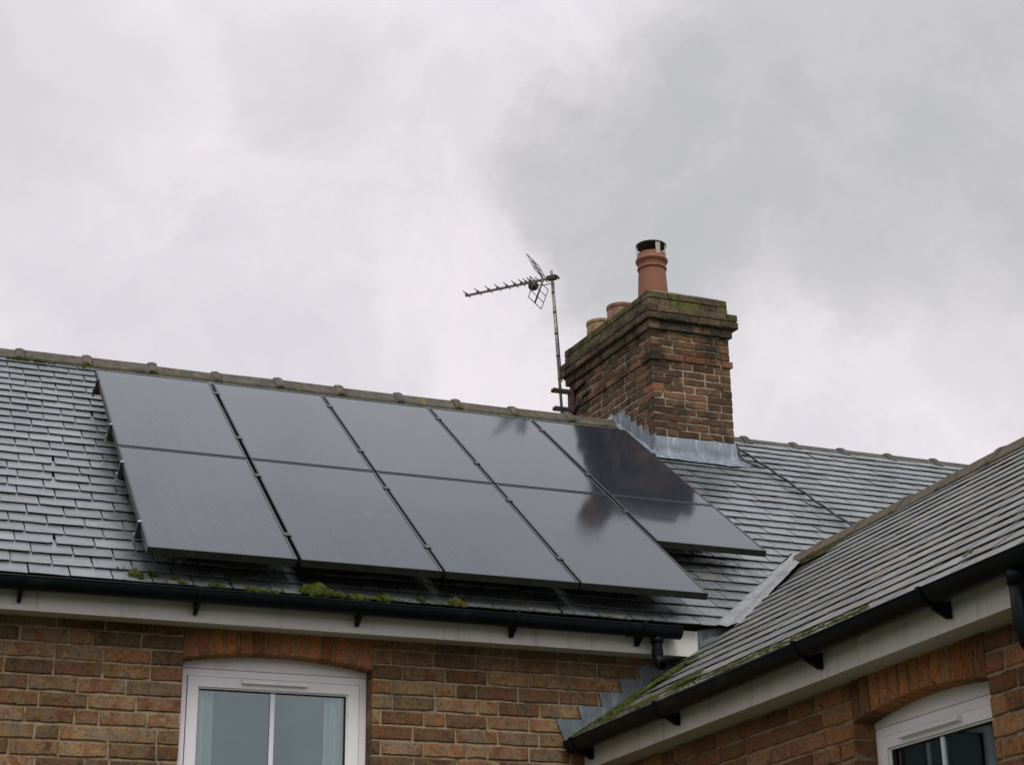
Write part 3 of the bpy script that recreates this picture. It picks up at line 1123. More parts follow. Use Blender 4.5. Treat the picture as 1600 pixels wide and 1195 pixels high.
for i, st in enumerate(([(1.78, -.013), (1.924, -.009), (1.935, -.064), (1.930, -.12), (1.835, -.145)], [(1.901, .061), (2.05, .062), (2.062, .02), (2.04, -.05), (1.93, -.105), (1.922, -.006)],
                        [(2.028, .14), (2.149, .143), (2.172, .09), (2.15, .02), (2.056, -.03)], [(2.141, .216), (2.261, .219), (2.294, .176), (2.28, .09), (2.169, .04)],
                        [(2.250, .293), (2.365, .295), (2.41, .23), (2.40, .15), (2.285, .11)], [(2.365, .322), (2.54, .322), (2.56, .30), (2.53, .23), (2.40, .17)])):
    d = .010 + .003 * (i % 2)
    mb.prism([(a, -d, b_) for a, b_ in st], (0, d - .004, 0))
mb.build('step_flashing', M['dark_lead'], house)

# ------------------------------------------------------------------ windows


def window(O, U, Nn, o0, o1, zs, zp, rise, dims, label):
    """O on the wall plane; frame set back 0.10; dims = (outer0, outer1, head, sash0, sash1, glass0, glass1, glasstop, bar0, bar1, vent0, vent1)"""
    f0, f1_, head, s0, s1, g0, g1, gt, b0, b1, v0, v1 = dims
    base = O + U * ((o0 + o1) / 2) + Z3 * zs - Nn * .1
    P = lambda u, z, d: O + U * u + Z3 * z - Nn * d
    def bx(mb, a, b_, c, d, n0, n1):         # n0 nearer the viewer (smaller depth)
        mb.hexa([P(a, c, n0), P(b_, c, n0), P(b_, c, n1), P(a, c, n1), P(a, d, n0), P(b_, d, n0), P(b_, d, n1), P(a, d, n1)])
    mb = MB()
    # arched head panel, outer frame
    k = 20
    pts = [P(o0 + .002, head, .100)] + [P(o1 - .002, head, .100)]
    for i in range(k, -1, -1):
        u = o0 + .002 + (o1 - o0 - .004) * i / k
        pts.append(P(u, arch_top(u, o0, o1, zp, rise) + .004, .100))
    mb.prism(pts, -Nn * .05)
    win = mb.build('window', M['pvc'], house)
    win['label'] = label
    mb = MB()
    top = head - .004
    bx(mb, o0 + .001, f0, zs, top, .103, .16)                 # packer strips against the brick
    bx(mb, f1_, o1 - .001, zs, top, .103, .16)
    bx(mb, f0, s0, zs, top, .096, .17)
    bx(mb, s1, f1_, zs, top, .096, .17)
    st = top - .034
    bx(mb, s0, s1, st, top, .0965, .17)
    bx(mb, s0, s1, zs, zs + .05, .0965, .17)
    mb.build('frame', M['pvc'], win)
    mb = MB()
    e = .004
    bx(mb, s0 + e, g0, zs + .055, st - e, .088, .150)
    bx(mb, g1, s1 - e, zs + .055, st - e, .088, .150)
    # head rail of the sash with a shaded under-bevel
    bx(mb, g0, g1, gt, st - e, .088, .150)
    bx(mb, g0, g1, zs + .055, zs + .11, .088, .150)
    for a, b_ in ((g0, g0 + .008), (g1 - .008, g1)):
        bx(mb, a, b_, zs + .11, gt, .098, .150)
    bx(mb, g0 + .008, g1 - .008, gt - .008, gt, .098, .150)
    mb.build('sash', M['pvc'], win)
    mb = MB()
    for a, b_ in ((g0 + .008, g0 + .0105), (g1 - .0105, g1 - .008)):
        bx(mb, a, b_, zs + .11, gt - .008, .104, .150)
    bx(mb, g0 + .0105, g1 - .0105, gt - .0105, gt - .008, .104, .150)
    mb.build('gasket', M['gasket'], win)
    mb = MB()
    bx(mb, g0 + .0105, g1 - .0105, zs + .10, gt - .0105, .118, .121)
    mb.build('pane', M['glass'], win)
    mb = MB()
    bx(mb, b0, b1, zs + .11, gt - .008, .108, .117)
    mb.build('glazing_bar', M['bar'], win)
    mb = MB()
    zc = st - .020
    mb.hexa([P(v0, zc - .010, .066), P(v1, zc - .010, .066), P(v1, zc - .014, .088), P(v0, zc - .014, .088), P(v0, zc + .002, .066), P(v1, zc + .002, .066), P(v1, zc + .012, .088), P(v0, zc + .012, .088)])
    mb.build('vent', M['pvc'], win)
    # sill
    mb = MB()
    bx(mb, o0 + .002, o1 - .002, zs - .003, zs - .001 + .03, .02, .0955)
    mb.build('sill', M['pvc'], win)
    return win


win1 = window(Vector((0, 0, 0)), X3, -Y3, *W0, 0.045, (-.125, .801 - .004, .160, -.103, .764, -.051, .705, .069, .315, .337, .164, .49),
              'wide white window with pale reflected sky under the main eave')
win2 = window(Vector((WALL_R, 0, 0)), -Y3, -X3, *W1, 0.042, (2.372, 3.238, -.442, 2.396, 3.212, 2.448, 3.160, -.530, 2.782, 2.802, 2.56, 2.96),
              'dark white-framed window in the wing wall at the right edge')
# rooms behind the windows
mb = MB()
mb.box(-.9, 1.5, 3.0, 3.05, -2.6, .30)
mb.box(-.95, -.9, .115, 3.0, -2.6, .30)
mb.box(1.5, 1.55, .115, 3.0, -2.6, .30)
mb.box(-.9, 1.5, .115, 3.0, .295, .33)
mb.box(-.9, 1.5, .115, 3.0, -2.65, -2.6)
rm = mb.build('room_lining', M['room'], house)
mb = MB()
mb.box(4.6, 4.65, -4.2, -1.4, -2.9, -.28)
mb.box(2.20, 4.6, -1.4, -1.35, -2.9, -.28)
mb.box(2.20, 4.6, -4.25, -4.2, -2.9, -.28)
mb.box(2.20, 4.6, -4.2, -1.4, -.28, -.25)
mb.box(2.20, 4.6, -4.2, -1.4, -2.95, -2.9)
mb.build('room_lining', M['room'], house)


def curtain(O, U, Nn, u0, u1, z0, z1, label, seed):
    mb = MB()
    mb.smooth = True
    rr = random.Random(seed)
    ph = rr.random() * 6
    rows = []
    for j in range(9):
        z = z0 + (z1 - z0) * j / 8
        r = []
        for i in range(41):
            f = i / 40
            u = u0 + (u1 - u0) * f + .004 * sin(z * 3 + f * 5)
            d = .165 + .018 * sin(f * 2 * pi * 3.2 + ph + .3 * sin(z * 2)) + .006 * sin(f * 31 + ph)
            r.append(O + U * u + Z3 * z - Nn * d)
        rows.append(r)
    mb.sheet(rows)
    mb.sheet([[p - Nn * .002 for p in r][::-1] for r in rows])
    return tag(mb.build('curtain', M['curtain']), label, 'curtain', 'curtains')


curtain(Vector((0, 0, 0)), X3, -Y3, -.045, .055, -1.4, .12, 'white curtain drawn to the left side of the wide window under the main eave', 1)
curtain(Vector((0, 0, 0)), X3, -Y3, .60, .73, -1.4, .12, 'white curtain drawn to the right side of the wide window under the main eave', 2)
curtain(Vector((WALL_R, 0, 0)), -Y3, -X3, 2.66, 2.79, -2.0, -.50, 'dim grey curtain behind the glass of the wing window', 3)

# ------------------------------------------------------------------ chimney
CX0, CX1, CY0, CY1 = 3.568, 4.204, 2.369, 3.648
SKEW = math.tan(radians(5))                 # the stack is a little out of square


def skewed(mb):
    mb.v = [(x - SKEW * (y - CY0), y, z) for x, y, z in mb.v]
    return mb

CG = 0.0582
rnd = random.Random(31)
mb = MB()


def ring_course(x0, x1, y0, y1, z, hh, row, mat_i, L=.178, J=.008, header=.08, depth=.088):
    J = .0095
    mb.mi = mat_i
    e = row % 2
    o = Vector((0, 0, 0))
    a0 = x0 if e else x0 + depth + J
    a1 = x1 if e else x1 - depth - J
    b0 = y0 + depth + J if e else y0
    b1 = y1 - depth - J if e else y1
    ph = rnd.uniform(0, .03)
    brick_run(mb, Vector((0, y0, 0)), X3, Z3, -Y3, a0, a1, z, hh, depth, rnd, ph, L, J, header)
    brick_run(mb, Vector((0, y1, 0)), -X3, Z3, Y3, -a1, -a0, z, hh, depth, rnd, ph, L, J, header)
    brick_run(mb, Vector((x0, 0, 0)), -Y3, Z3, -X3, -b1, -b0, z, hh, depth, rnd, ph, L, J, header)
    brick_run(mb, Vector((x1, 0, 0)), Y3, Z3, X3, b0, b1, z, hh, depth, rnd, ph, L, J, header)


zb = 2.515
for k in range(-10, 14):
    pj = .013 if k == 10 else 0
    ring_course(CX0 - pj, CX1 + pj, CY0 - pj, CY1 + pj, zb + k * CG, CG - .0095, k, 0)
ring_course(CX0 - .024, CX1 + .020, CY0 - .024, CY1 + .024, 3.332, .064, 0, 2)
for k in range(2):
    ring_course(CX0 - .053, CX1 + .053, CY0 - .053, CY1 + .053, 3.401 + k * .056, .0495, k + 1, 2)
for k in range(2):
    ring_course(CX0 - .026, CX1 - .012, CY0 - .026, CY1 + .022, 3.514 + k * .059, .0525, k, 2)
mb.mi = 1
mb.tint = (.5, .5, .5)
mb.box(CX0 + .0045, CX1 - .0045, CY0 + .0045, CY1 - .0045, 1.8, 3.332)
mb.mi = 4
mb.box(CX0 - .015, CX1 + .012, CY0 - .015, CY1 + .015, 3.3325, 3.400)
mb.box(CX0 - .044, CX1 + .044, CY0 - .044, CY1 + .044, 3.4005, 3.5130)
mb.box(CX0 - .018, CX1 - .020, CY0 - .018, CY1 + .014, 3.5135, 3.626)
# flaunching: sloped mortar bed round the pots
mb.mi = 3
x0, x1, y0, y1 = CX0 - .020, CX1 - .018, CY0 - .020, CY1 + .016
nx, ny = 16, 30
rows = []
for j in range(ny + 1):
    r = []
    for i in range(nx + 1):
        fx, fy = i / nx, j / ny
        edge = min(min(fx, 1 - fx) * (x1 - x0), min(fy, 1 - fy) * (y1 - y0))
        hz = 3.627 + .060 * min(1, edge / .105) ** .9 + (.006 * mnoise.noise(Vector((i * .7, j * .5, 3))) if edge > 0 else 0)
        r.append((x0 + (x1 - x0) * fx, y0 + (y1 - y0) * fy, hz))
    rows.append(r)
mb.sheet(rows)
chim = skewed(mb).build('chimney', [M['stack_brick'], M['stack_mortar'], M['cap_brick'], M['flaunch'], M['cap_mortar']], house)
chim['label'] = 'tall brick chimney stack with mossy corbelled top'

# pots (parts of the chimney)
PX, PY = 3.742, 2.66
mb = MB()
mb.lathe((PX, PY, 3.64), [(.1175, 0), (.114, .10), (.107, .24), (.1025, .302)], 48)
mb.lathe((PX, PY, 3.64), [(.1025, .302), (.110, .304), (.1125, .311), (.1115, .320), (.105, .327)], 48)
mb.lathe((PX, PY, 3.64), [(.105, .327), (.107, .350), (.113, .362), (.1205, .368), (.1235, .376), (.1225, .386), (.114, .395)], 48)
mb.lathe((PX, PY, 3.64), [(.114, .395), (.109, .405), (.1075, .436)], 48)
mb.lathe((PX, PY, 3.64), [(.1075, .436), (.094, .438)], 48)
mb.lathe((PX, PY, 3.64), [(.094, .438), (.092, .20)], 48)
p1 = mb.build('chimney_pot', M['terracotta'], chim)
p1['label'] = 'tall orange terracotta pot with a rim and metal cowl'
mb = MB()
zt = 4.148
mb.lathe((PX, PY, zt), [(.001, 0), (.106, -.001), (.113, -.007), (.1165, -.006), (.1165, .004), (.080, .020), (.001, .026)], 40)
mb.mi = 1
for a, wd in ((169, .010), (-88, .019), (-44, .010), (60, .014)):
    a = radians(a)
    c = Vector((cos(a), sin(a), 0))
    tdir = Vector((-sin(a), cos(a), 0))
    mb.obox(Vector((PX, PY, 4.045)), tdir, c, Z3, -wd, wd, .1085, .1125, 0, .104)
mb.build('cowl', [M['cowl'], M['cowl_leg']], chim)
for (px_, py, zt, mt, lb) in ((3.684, 3.121, 3.822, 'terracotta_pink', 'pinkish clay pot half hidden behind the chimney top, middle of three'), (3.655, 3.455, 3.818, 'terracotta_pale', 'pale buff clay pot at the back of the chimney top')):
    mb = MB()
    hh = zt - 3.66
    for pf in ([(.116, 0), (.108, hh - .030)], [(.108, hh - .030), (.113, hh - .027), (.1145, hh - .018)], [(.1145, hh - .018), (.1145, hh)], [(.1145, hh), (.097, hh)], [(.097, hh), (.092, .02)]):
        mb.lathe((px_, py, 3.66), pf, 44)
    q = mb.build('chimney_pot', M[mt], chim)
    q['label'] = lb

# lead round the chimney
mb = MB()
dd = .012
x = CX0
for i, st in enumerate(([(2.955, 2.832), (2.780, 2.836), (2.780, 2.66), (2.955, 2.79)], [(2.805, 2.765), (2.704, 2.769), (2.704, 2.60), (2.805, 2.69)], [(2.718, 2.706), (2.621, 2.709), (2.621, 2.54), (2.718, 2.62)],
                        [(2.637, 2.640), (2.540, 2.643), (2.540, 2.47), (2.637, 2.56)], [(2.549, 2.585), (2.452, 2.589), (2.452, 2.41), (2.549, 2.50)], [(2.460, 2.518), (2.352, 2.518), (2.352, 2.33), (2.460, 2.43)])):
    d = dd + .003 * (i % 2)
    mb.prism([(x - d, a, b_) for a, b_ in st], (d - .003, 0, 0))
# side soaker on to the slates
pts = []
for t_ in (0, .25, .5, .75, 1):
    y = 2.34 + (3.0 - 2.34) * t_
    z = E.z + (y - E.y) * math.tan(PIT)
    pts.append((y, z))
mb.sheet([[(x - .004, y, z + .06) for y, z in pts], [(x - .016, y, z + .026) for y, z in pts], [(x - .045, y, z + .012) for y, z in pts]])
# apron across the front, dressed over the slates
rows = []
nn = 40
for row in range(7):
    r = []
    for i in range(nn + 1):
        f = i / nn
        xx = (CX0 - .035) + (CX1 + .035 - CX0 + .035) * f
        wob = .004 * mnoise.noise(Vector((xx * 11, row * .9, 2)))
        if row == 0:
            p = (max(CX0 - .004, min(CX1 + .006, xx)), CY0 - .004, 2.508)
        elif row == 1:
            p = (max(CX0 - .010, min(CX1 + .008, xx)), CY0 - .011 + wob, 2.505)
        elif row == 2:
            p = (xx * .7 + .3 * max(CX0, min(CX1, xx)), CY0 - .013 + wob, 2.42)
        else:
            y = CY0 - (.018, .040, .070, .095)[row - 3] + wob
            if row == 6:
                y -= .022 * mnoise.noise(Vector((xx * 8, 4, 1)))
            z = E.z + (y - E.y) * math.tan(PIT) + (.030, .026, .024, .014)[row - 3] + wob
            ex = (.0, .012, .025, .035)[row - 3]
            p = (xx + ex * (f * 2 - 1) * (1 if f > .5 else .35), y, z)
        r.append(p)
    rows.append(r)
mb.smooth = True
mb.sheet(rows[::-1])
mb.smooth = False
d = .011
x = CX1
pts = [(CX1 + .002, CY0 - .012, 2.508), (CX1 + .010, CY0 - .014, 2.508), (CX1 + .016, CY0 - .016, 2.43), (CX1 + .045, CY0 - .06, 2.375), (CX1 + .10, CY0 - .125, 2.330), (CX1 + .09, CY0 - .13, 2.325), (CX1 + .03, CY0 - .07, 2.365), (CX1 + .004, CY0 - .016, 2.42)]
rows = []
for t_ in range(6):
    y = CY0 - .010 + .5 * t_ / 5
    z = E.z + (y - E.y) * math.tan(PIT)
    rows.append([(CX1 + .006, y, z + .14), (CX1 + .010, y, z + .05), (CX1 + .022, y, z + .028), (CX1 + .055, y, z + .014)])
mb.sheet(rows)
skewed(mb).build('flashing', M['lead'], chim)
mb = MB()
mb.tube([(CX1 + .008, CY0 - .014, 2.512), (CX1 + .014, CY0 - .018, 2.45), (CX1 + .028, CY0 - .035, 2.395), (CX1 + .050, CY0 - .075, 2.352), (CX1 + .09, CY0 - .12, 2.322), (CX1 + .13, CY0 - .17, 2.286)], .007, 8)
mb.build('flashing_edge', M['black'], chim)

# black cable on the slates right of the chimney
mb = MB()
pts = []
for i in range(41):
    v = 3.62 - 2.10 * i / 40
    xx = 4.372 + (3.62 - v) * .060 + .006 * sin(v * 5)
    pts.append(E + X3 * xx + S * v + NR * (.022 + .004 * sin(v * 23)))
mb.tube(pts, .009, 8)
tag(mb.build('roof_cable', M['black']), 'thin black cable running down the slates right of the chimney', 'cable')

# ------------------------------------------------------------------ solar array
OX, OV, PWD, PH, OFF = -0.3867, 0.0483, 0.7384, 1.5608, 0.160
PO = E + NR * OFF                            # panel plane through the eave line


def make_panel(w, hgt, u, v, label):
    loc = PO + X3 * u + S * v
    root = empty('solar_panel', loc, label, 'solar panel', 'solar panels on the main roof')
    root.rotation_euler = (PIT, 0, 0)
    t, lip = .038, .011

    def local(mb, name, mats):
        me_ob = mb.build(name, mats, None, origin=(0, 0, 0))
        me_ob.parent = root
        me_ob.location = (0, 0, 0)
        return me_ob
    mb = MB()
    mb.box(0, lip, 0, hgt, -t, 0)
    mb.box(w - lip, w, 0, hgt, -t, 0)
    mb.box(lip, w - lip, hgt - lip, hgt, -t, 0)
    mb.mi = 1
    mb.box(lip, w - lip, 0, lip, -t, -.002)
    mb.mi = 0
    mb.box(lip, w - lip, 0, lip, -.0019, 0)
    local(mb, 'frame', [M['frame'], M['frame_side']])
    mb = MB()
    mb.box(lip, w - lip, lip, hgt - lip, -.010, -.0025)
    local(mb, 'glass', M['solar'])
    return root


def copy_panel(src, u, v, label):
    c = src.copy()
    COL.objects.link(c)
    loc = PO + X3 * u + S * v
    c.location = (loc.x, loc.y, loc.z + Z0)
    c['label'] = label
    c['_w'] = list(c.location)
    for ch in src.children:
        d = ch.copy()
        COL.objects.link(d)
        d.parent = c
    return c


GAPX, GAPV = .024, .012
pw, ph_ = PWD - GAPX, PH - GAPV
uu = [OX + PWD * i + (0.0 if i == 0 else GAPX / 2) for i in range(5)]
vlo, vhi = OV, OV + PH + GAPV / 2
first = make_panel(pw + .010, ph_, OX, vhi, 'black solar panel at the left end of the upper row, just under the ridge tiles')
for i, lb in ((1, 'solar panel second from the left in the upper row, under the ridge'), (2, 'solar panel in the middle of the upper row of five'),
              (3, 'solar panel faintly reflecting the aerial, fourth from the left in the upper row')):
    copy_panel(first, uu[i] - .005, vhi, lb)
for i, lb in ((0, 'black solar panel at the bottom left corner of the array'), (1, 'solar panel second from the left in the lower row, above the largest moss cushion'),
              (2, 'solar panel third from the left in the lower row, left of the chimney-pot reflection'), (3, 'lower-row solar panel with the blurred reflection of the chimney pot')):
    copy_panel(first, uu[i] - (.005 if i else 0), vlo, lb)
w5 = .7123 - GAPX / 2
make_panel(w5, ph_, uu[4], vhi, 'dark solar panel at the right end of the upper row, filled by the chimney reflection')
make_panel(w5, .7861 - GAPV, uu[4], OV + PH - .7861 + GAPV / 2, 'short solar panel at the right end, half the length of its neighbours')

# rails, clamps and hooks
XE = OX + 4 * PWD + .7123
for v, xe, lb in ((2.903, XE, 'uppermost dark mounting rail under the upper row of solar panels'), (1.980, XE, 'dark mounting rail under the lower half of the upper solar panels'),
                  (1.305, XE, 'dark mounting rail under the top of the lower row of solar panels'), (0.386, OX + 4 * PWD, 'lowest dark mounting rail near the bottom edge of the array')):
    o = PO + S * v
    mb = MB()
    mb.obox(o, X3, S, NR, OX - .018, xe + .012, -.018, .018, -.084, -.042)
    rail = mb.build('mounting_rail', M['rail'])
    tag(rail, lb, 'mounting rail', 'mounting rails of the solar array')
    mb = MB()
    hi = v > 2.5
    # end clamp and hook at the left end
    mb.obox(o, X3, S, NR, OX - .015, OX - .003, -.016, .016, -.042, -.004)
    mb.mi = 1
    mb.obox(o, X3, S, NR, OX - .013, OX + .005, -.011, .011, .001, .0045)
    mb.mi = 0
    mb.obox(o, X3, S, NR, OX - .012, OX - .003, -.014, .014, -.004, .001)
    mb.build('end_clamp', [M['rail'], M['rail'] if hi else M['alu']], rail)
    mb = MB()
    mb.obox(o, X3, S, NR, OX - .028, OX - .018, -.020, .000, -.092, -.066)
    mb.obox(o, X3, S, NR, OX - .030, OX - .018, -.040, -.020, -.098, -.090)
    mb.tube([o + X3 * (OX - .023) - S * .01 + NR * -.066, o + X3 * (OX - .023) - S * .01 + NR * -.058], .006, 8)
    mb.build('roof_hook', M['rail'] if hi else M['alu'], rail)
    for i in range(1, 5):
        if xe < XE and i == 4:
            continue
        uc = OX + PWD * i
        mb = MB()
        mb.obox(o, X3, S, NR, uc - .008, uc + .008, -.020, .020, -.042, .003)
        mb.obox(o, X3, S, NR, uc - .017, uc + .017, -.020, .020, .0015, .0045)
        mb.build('mid_clamp', M['frame'], rail)
    for uc in [OX + .25 + .8 * k for k in range(5)]:
        if uc > xe - .1:
            continue
        mb = MB()
        mb.obox(o, X3, S, NR, uc - .015, uc + .015, -.10, .018, -.150, -.144)
        mb.obox(o, X3, S, NR, uc - .015, uc + .015, .012, .018, -.150, -.084)
        mb.build('roof_hook', M['rail'], rail)

# ------------------------------------------------------------------ aerial
AM = Vector((3.364, 3.58, 2.92))
AT = Vector((3.2965, 3.58, 4.275))
aer = empty('tv_aerial', AM, 'television aerial on a thin banded mast fixed to the left of the chimney', 'aerial')
md = (AT - AM).normalized()
mb = MB()
mb.tube([AM, AT], .0115, 12)
mb.mi = 1
for f in (.32, .46, .60, .735, .86):
    p = AM.lerp(AT, f)
    mb.tube([p - md * .008, p + md * .008], .0135, 10)
mb.build('mast', [M['mast'], M['black']], aer)
BD = Vector((-.722, .690, -.022)).normalized()
DD = Vector((.690, .722, 0)).normalized()
UP = BD.cross(DD)
if UP.z < 0:
    UP = -UP
HB = AM.lerp(AT, .955)
mb = MB()
mb.obox(HB, BD, DD, UP, -.055, .762, -.008, .008, -.008, .008)
boom = mb.build('boom', M['aerial'], aer)
mb = MB()
mb.obox(HB, BD, DD, UP, -.035, .035, -.020, .020, -.017, .017)
mb.tube([HB - BD * .045 - DD * .03, HB - BD * .045 + DD * .035], .009, 8)
mb.tube([HB + BD * .030 - DD * .035, HB + BD * .030 + DD * .035], .009, 8)
mb.build('mast_clamp', M['rust'], aer)
for t_ in (.750, .648, .553, .472, .392, .322, .262, .224, .190):
    mb = MB()
    c = HB + BD * t_ + UP * .012
    mb.tube([c - DD * .072, c + DD * .072], .0040, 6)
    mb.tube([c - DD * .012, c + DD * .012], .011, 8)
    mb.build('director', M['aerial'], aer)
mb = MB()
c = HB + BD * .155 + UP * .010
mb.tube([c - DD * .085, c + DD * .085], .0046, 6)
for sg in (-1, 1):
    mb.tube([c + DD * .085 * sg, c + DD * .09 * sg - UP * .025, c + DD * .02 * sg - UP * .03], .0042, 6)
mb.build('dipole', M['aerial'], aer)
mb = MB()
c = HB + BD * .165 - UP * .035
mb.lathe(c - Z3 * .035, [(.001, 0), (.030, .004), (.040, .022), (.040, .050), (.030, .068), (.001, .072)], 16)
mb.build('dipole_box', M['black'], aer)
hinge = HB + BD * .075
for sg, nm in ((-1, 'lower'), (1, 'upper')):
    ax = (BD * .40 + UP * (sg * .92)).normalized()
    mb = MB()
    L, Wd = .205, .135
    w = .0032
    pts = lambda a, b_: hinge + ax * a + DD * b_
    mb.tube([pts(.005, 0), pts(L, 0)], .0075, 8)
    mb.tube([pts(L, -Wd), pts(L, Wd)], .0036, 6)
    for b_ in (-Wd, Wd):
        mb.tube([pts(.035, b_), pts(L, b_)], w, 6)
    for a in (.035, .092, .148):
        mb.tube([pts(a, -Wd), pts(a, Wd)], w, 6)
    mb.build('reflector', M['aerial'], aer)
mb = MB()
mb.tube([HB + BD * .14 - UP * .03, HB + BD * .08 - UP * .05, HB - Z3 * .04 + X3 * .018, HB - Z3 * .12 + X3 * .016, AM.lerp(AT, .5) + X3 * .014 - Y3 * .008, AM.lerp(AT, .30) + X3 * .014 - Y3 * .01,
         AM + Z3 * .43 + X3 * .02, AM + Z3 * .41 + X3 * .05, AM + Z3 * .345 + X3 * .078], .0042, 6)
mb.build('cable', M['black'], aer)
mb = MB()
for z, a, b_ in ((3.252, 3.278, 3.452), (3.102, 3.288, 3.452)):
    mb.box(a, b_, 3.593, 3.600, z - .015, z + .015)
    mb.box(a, b_, 3.558, 3.565, z - .010, z + .013)
    mb.tube([(a + .01, 3.548, z), (a + .01, 3.622, z + .004)], .006, 8)
    mb.tube([(a + .072, 3.548, z), (a + .072, 3.622, z + .004)], .006, 8)
mb.box(3.425, 3.452, 3.545, 3.62, 3.075, 3.275)
mb.build('bracket', M['rust'], aer)
mb = MB()
sk = lambda y: CX0 - SKEW * (y - CY0) - .010
mb.tube([(sk(3.56), 3.56, 3.09), (sk(3.47), 3.47, 3.12), (sk(3.40), 3.40, 3.165), (sk(3.34), 3.34, 3.175)], .010, 8)
mb.tube([(sk(3.56), 3.56, 3.25), (sk(3.47), 3.47, 3.262), (sk(3.38), 3.38, 3.275)], .014, 8)
mb.build('fixing_strap', M['black'], aer)

# ------------------------------------------------------------------ moss


def blob(mb, c, Nn, r, squash, rnd, tufts=40):
    """a moss cushion: lumpy dome of short fronds"""
    T = Nn.orthogonal().normalized()
    B = Nn.cross(T)
    mb.tint = (rnd.random(), rnd.random(), rnd.random())
    seed = Vector((rnd.uniform(0, 50), rnd.uniform(0, 50), 0))
    mb.smooth = True
    rows = []
    nu, nv = 14, 6
    for j in range(nv + 1):
        th = (pi / 2) * j / nv
        row = []
        for i in range(nu + 1):
            ph = 2 * pi * (i % nu) / nu
            d = Vector((cos(ph) * cos(th), sin(ph) * cos(th), sin(th)))
            rr = r * (1 + .38 * mnoise.noise(d * 2.2 + seed) + .18 * mnoise.noise(d * 6 + seed))
            row.append(c + T * (d.x * rr) + B * (d.y * rr) + Nn * (d.z * rr * squash))
        rows.append(row)
    mb.sheet(rows)
    mb.smooth = False
    for _ in range(tufts):
        ph, th = rnd.uniform(0, 2 * pi), math.asin(rnd.random())
        d = Vector((cos(ph) * cos(th), sin(ph) * cos(th), sin(th)))
        rr = r * (1 + .38 * mnoise.noise(d * 2.2 + seed))
        p = c + T * (d.x * rr) + B * (d.y * rr) + Nn * (d.z * rr * squash)
        q = (T * d.x + B * d.y + Nn * d.z).normalized()
        s1 = q.orthogonal().normalized()
        l = rnd.uniform(.004, .010)
        lean = Vector((rnd.uniform(-1, 1), rnd.uniform(-1, 1), rnd.uniform(-.5, 1))) * .003
        mb.poly([p - s1 * .0016 - q * .002, p + s1 * .0016 - q * .002, p + q * l + lean])


rm_ = random.Random(77)
GM = 'moss cushions on the slates above the main gutter'


def moss_thing(specs, label):
    mb = MB()
    for (u, v, r, sq) in specs:
        blob(mb, E + X3 * u + S * v + NR * .002, NR, r, sq, rm_, int(60 + r * 3000))
    tag(mb.build('moss_clump', M['moss']), label, 'moss', GM)


moss_thing([(.405, .030, .036, .9), (.455, .028, .050, 1.0), (.505, .012, .034, .8), (.47, .060, .03, .8)], 'largest green moss cushion on the gutter edge, between first and second panels')
moss_thing([(.462, .165, .026, .9), (.445, .155, .018, .8)], 'small moss tuft one slate above the largest moss cushion')
moss_thing([(.566, .006, .024, .8), (.545, .004, .018, .7)], 'low moss cushion just right of the largest one at the gutter')
moss_thing([(.632, .002, .026, .7), (.668, .0, .027, .7), (.702, -.004, .020, .6)], 'long low roll of moss above the gutter bracket in the middle')
moss_thing([(.806, .003, .034, .8), (.765, .0, .018, .7)], 'rounded dark green moss cushion right of the middle gutter bracket')
moss_thing([(.775, .050, .014, .8)], 'tiny moss tuft on the slate above the middle gutter bracket')
moss_thing([(.992, .032, .020, .9), (.998, .012, .014, .8)], 'lone small moss tuft at a slate joint below the third panel')
moss_thing([(1.170, .024, .036, .8), (1.205, .012, .024, .7), (1.195, .075, .018, .6), (1.23, .08, .016, .6)], 'rightmost large moss cushion on the gutter edge, below the third panel')
moss_thing([(-.425, .078, .026, .8), (-.400, .070, .020, .7), (-.398, .040, .014, .9)], 'moss tuft at the gutter left of the array, below its bottom left corner')
moss_thing([(-.330, .100, .018, .7), (-.345, .112, .014, .5)], 'flat moss patch on the slates just below the bottom left panel corner')
moss_thing([(-.235, .070, .015, .7)], 'small moss dot on the lower slate joint below the first panel')
moss_thing([(-.208, .018, .019, .9)], 'round moss ball resting on the gutter rim below the first panel')
moss_thing([(-.045, .018, .022, .5), (-.02, .015, .018, .5), (-.065, .015, .014, .5)], 'flat pale moss strip on the gutter edge below the middle of the first panel')
moss_thing([(.052, .122, .020, .5), (.075, .112, .013, .5)], 'thin mossy crumb on the second slate row below the first panel')
moss_thing([(.115, .0, .020, .5), (.155, -.004, .022, .5), (.205, -.008, .016, .5), (.245, -.010, .016, .4)], 'low broken line of moss at the gutter, left of the largest cushion')

# moss that reads as a mass: along the wing eave, the abutment, joints and the ridge bedding
mb = MB()
OWN = EW + NW * .006


def wing_pt(xw, y):
    return Vector((xw, y, EW.z + TANW * (xw - EW.x))) + NW * .008


def strip(pts, n, spread, r0, r1):
    for _ in range(n):
        f = rm_.random() * (len(pts) - 1)
        i = int(f)
        a, b_ = Vector(pts[i]), Vector(pts[i + 1])
        p = a.lerp(b_, f - i)
        p.x += rm_.gauss(0, spread) * .6
        p.y += rm_.gauss(0, spread)
        blob(mb, wing_pt(p.x, p.y), NW, rm_.uniform(r0, r1), rm_.uniform(.35, .8), rm_, 12)


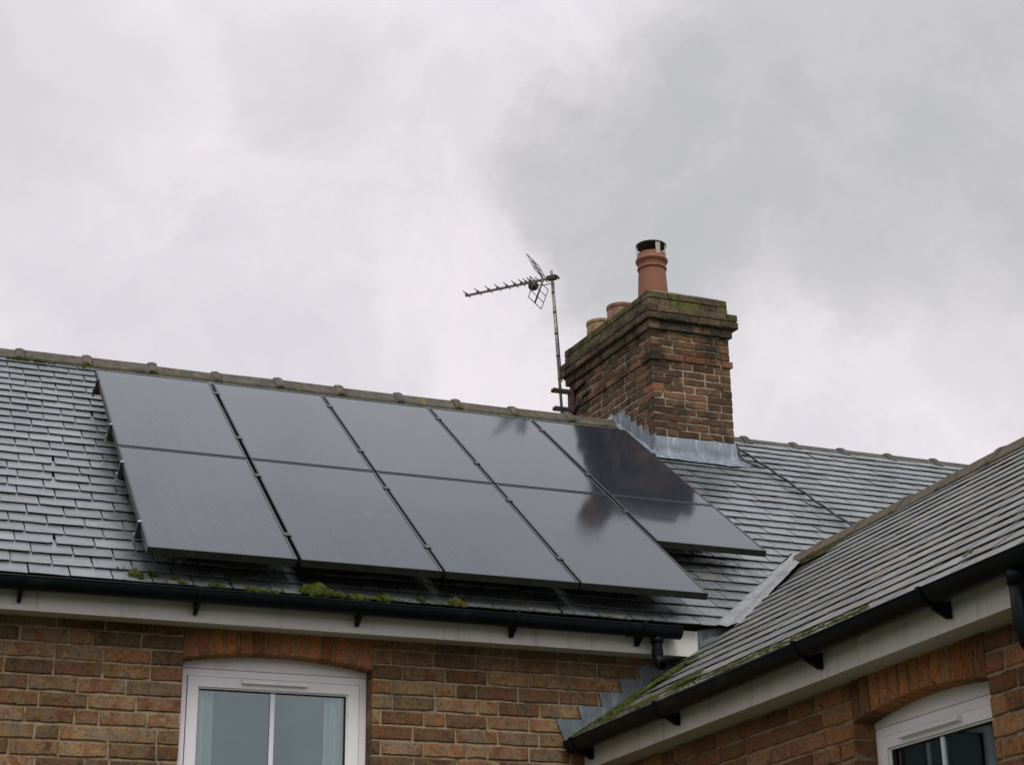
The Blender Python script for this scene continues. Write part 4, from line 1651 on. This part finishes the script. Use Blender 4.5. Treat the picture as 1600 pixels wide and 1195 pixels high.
strip([(1.86, -.06, 0), (1.95, -.16, 0), (2.08, -.24, 0)], 170, .022, .004, .011)
strip([(2.02, -.22, 0), (2.16, -.29, 0), (2.30, -.42, 0)], 420, .038, .005, .014)
strip([(2.28, -.40, 0), (2.36, -.55, 0)], 60, .025, .004, .010)
strip([(1.90, -.30, 0), (1.98, -.40, 0), (2.05, -.38, 0)], 90, .05, .003, .008)
strip([(1.90, -.78, 0), (1.93, -.95, 0), (1.99, -1.05, 0), (2.0, -1.22, 0)], 240, .026, .004, .011)
strip([(1.90, -.35, 0), (1.90, -.8, 0)], 70, .02, .004, .009)
strip([(1.885, -1.55, 0), (1.885, -2.0, 0), (1.88, -2.45, 0), (1.88, -2.85, 0)], 300, .016, .004, .011)
strip([(1.885, -1.1, 0), (1.885, -1.6, 0)], 70, .016, .004, .008)
strip([(2.0, -3.33, 0), (2.02, -3.36, 0)], 5, .01, .006, .010)
strip([(3.60, .70, 0), (3.64, .78, 0)], 16, .02, .008, .016)
tag(mb.build('moss_growth', M['moss']), 'yellow-green moss spread along the wing eave and below the spout', 'moss', kind='stuff')
mb = MB()
for _ in range(110):
    u = rm_.uniform(-1.3, -.38)
    y = RIDGE_Y - .118
    dens = mnoise.noise(Vector((u * 5, 0, 0)))
    if dens < -.15:
        continue
    blob(mb, Vector((u, y - rm_.uniform(0, .016), 2.712 - rm_.uniform(0, .016))), NR, rm_.uniform(.006, .013), .7, rm_, 14)
tag(mb.build('moss_growth', M['moss']), 'dark green moss under the ridge tiles at the left end', 'moss', kind='stuff')
mb = MB()
for _ in range(120):
    u = rm_.uniform(-.5, 2.35)
    k = rm_.choice((0, 0, 0, 1, 1, 2))
    v = k * .1375 + rm_.uniform(-.01, .02)
    blob(mb, E + X3 * u + S * v + NR * .004, NR, rm_.uniform(.0035, .009), .45, rm_, 12)
tag(mb.build('moss_growth', M['moss']), 'scattered moss crumbs in the slate joints above the main gutter', 'moss', kind='stuff')

for o in SC.objects:
    if '_w' in o:
        del o['_w']
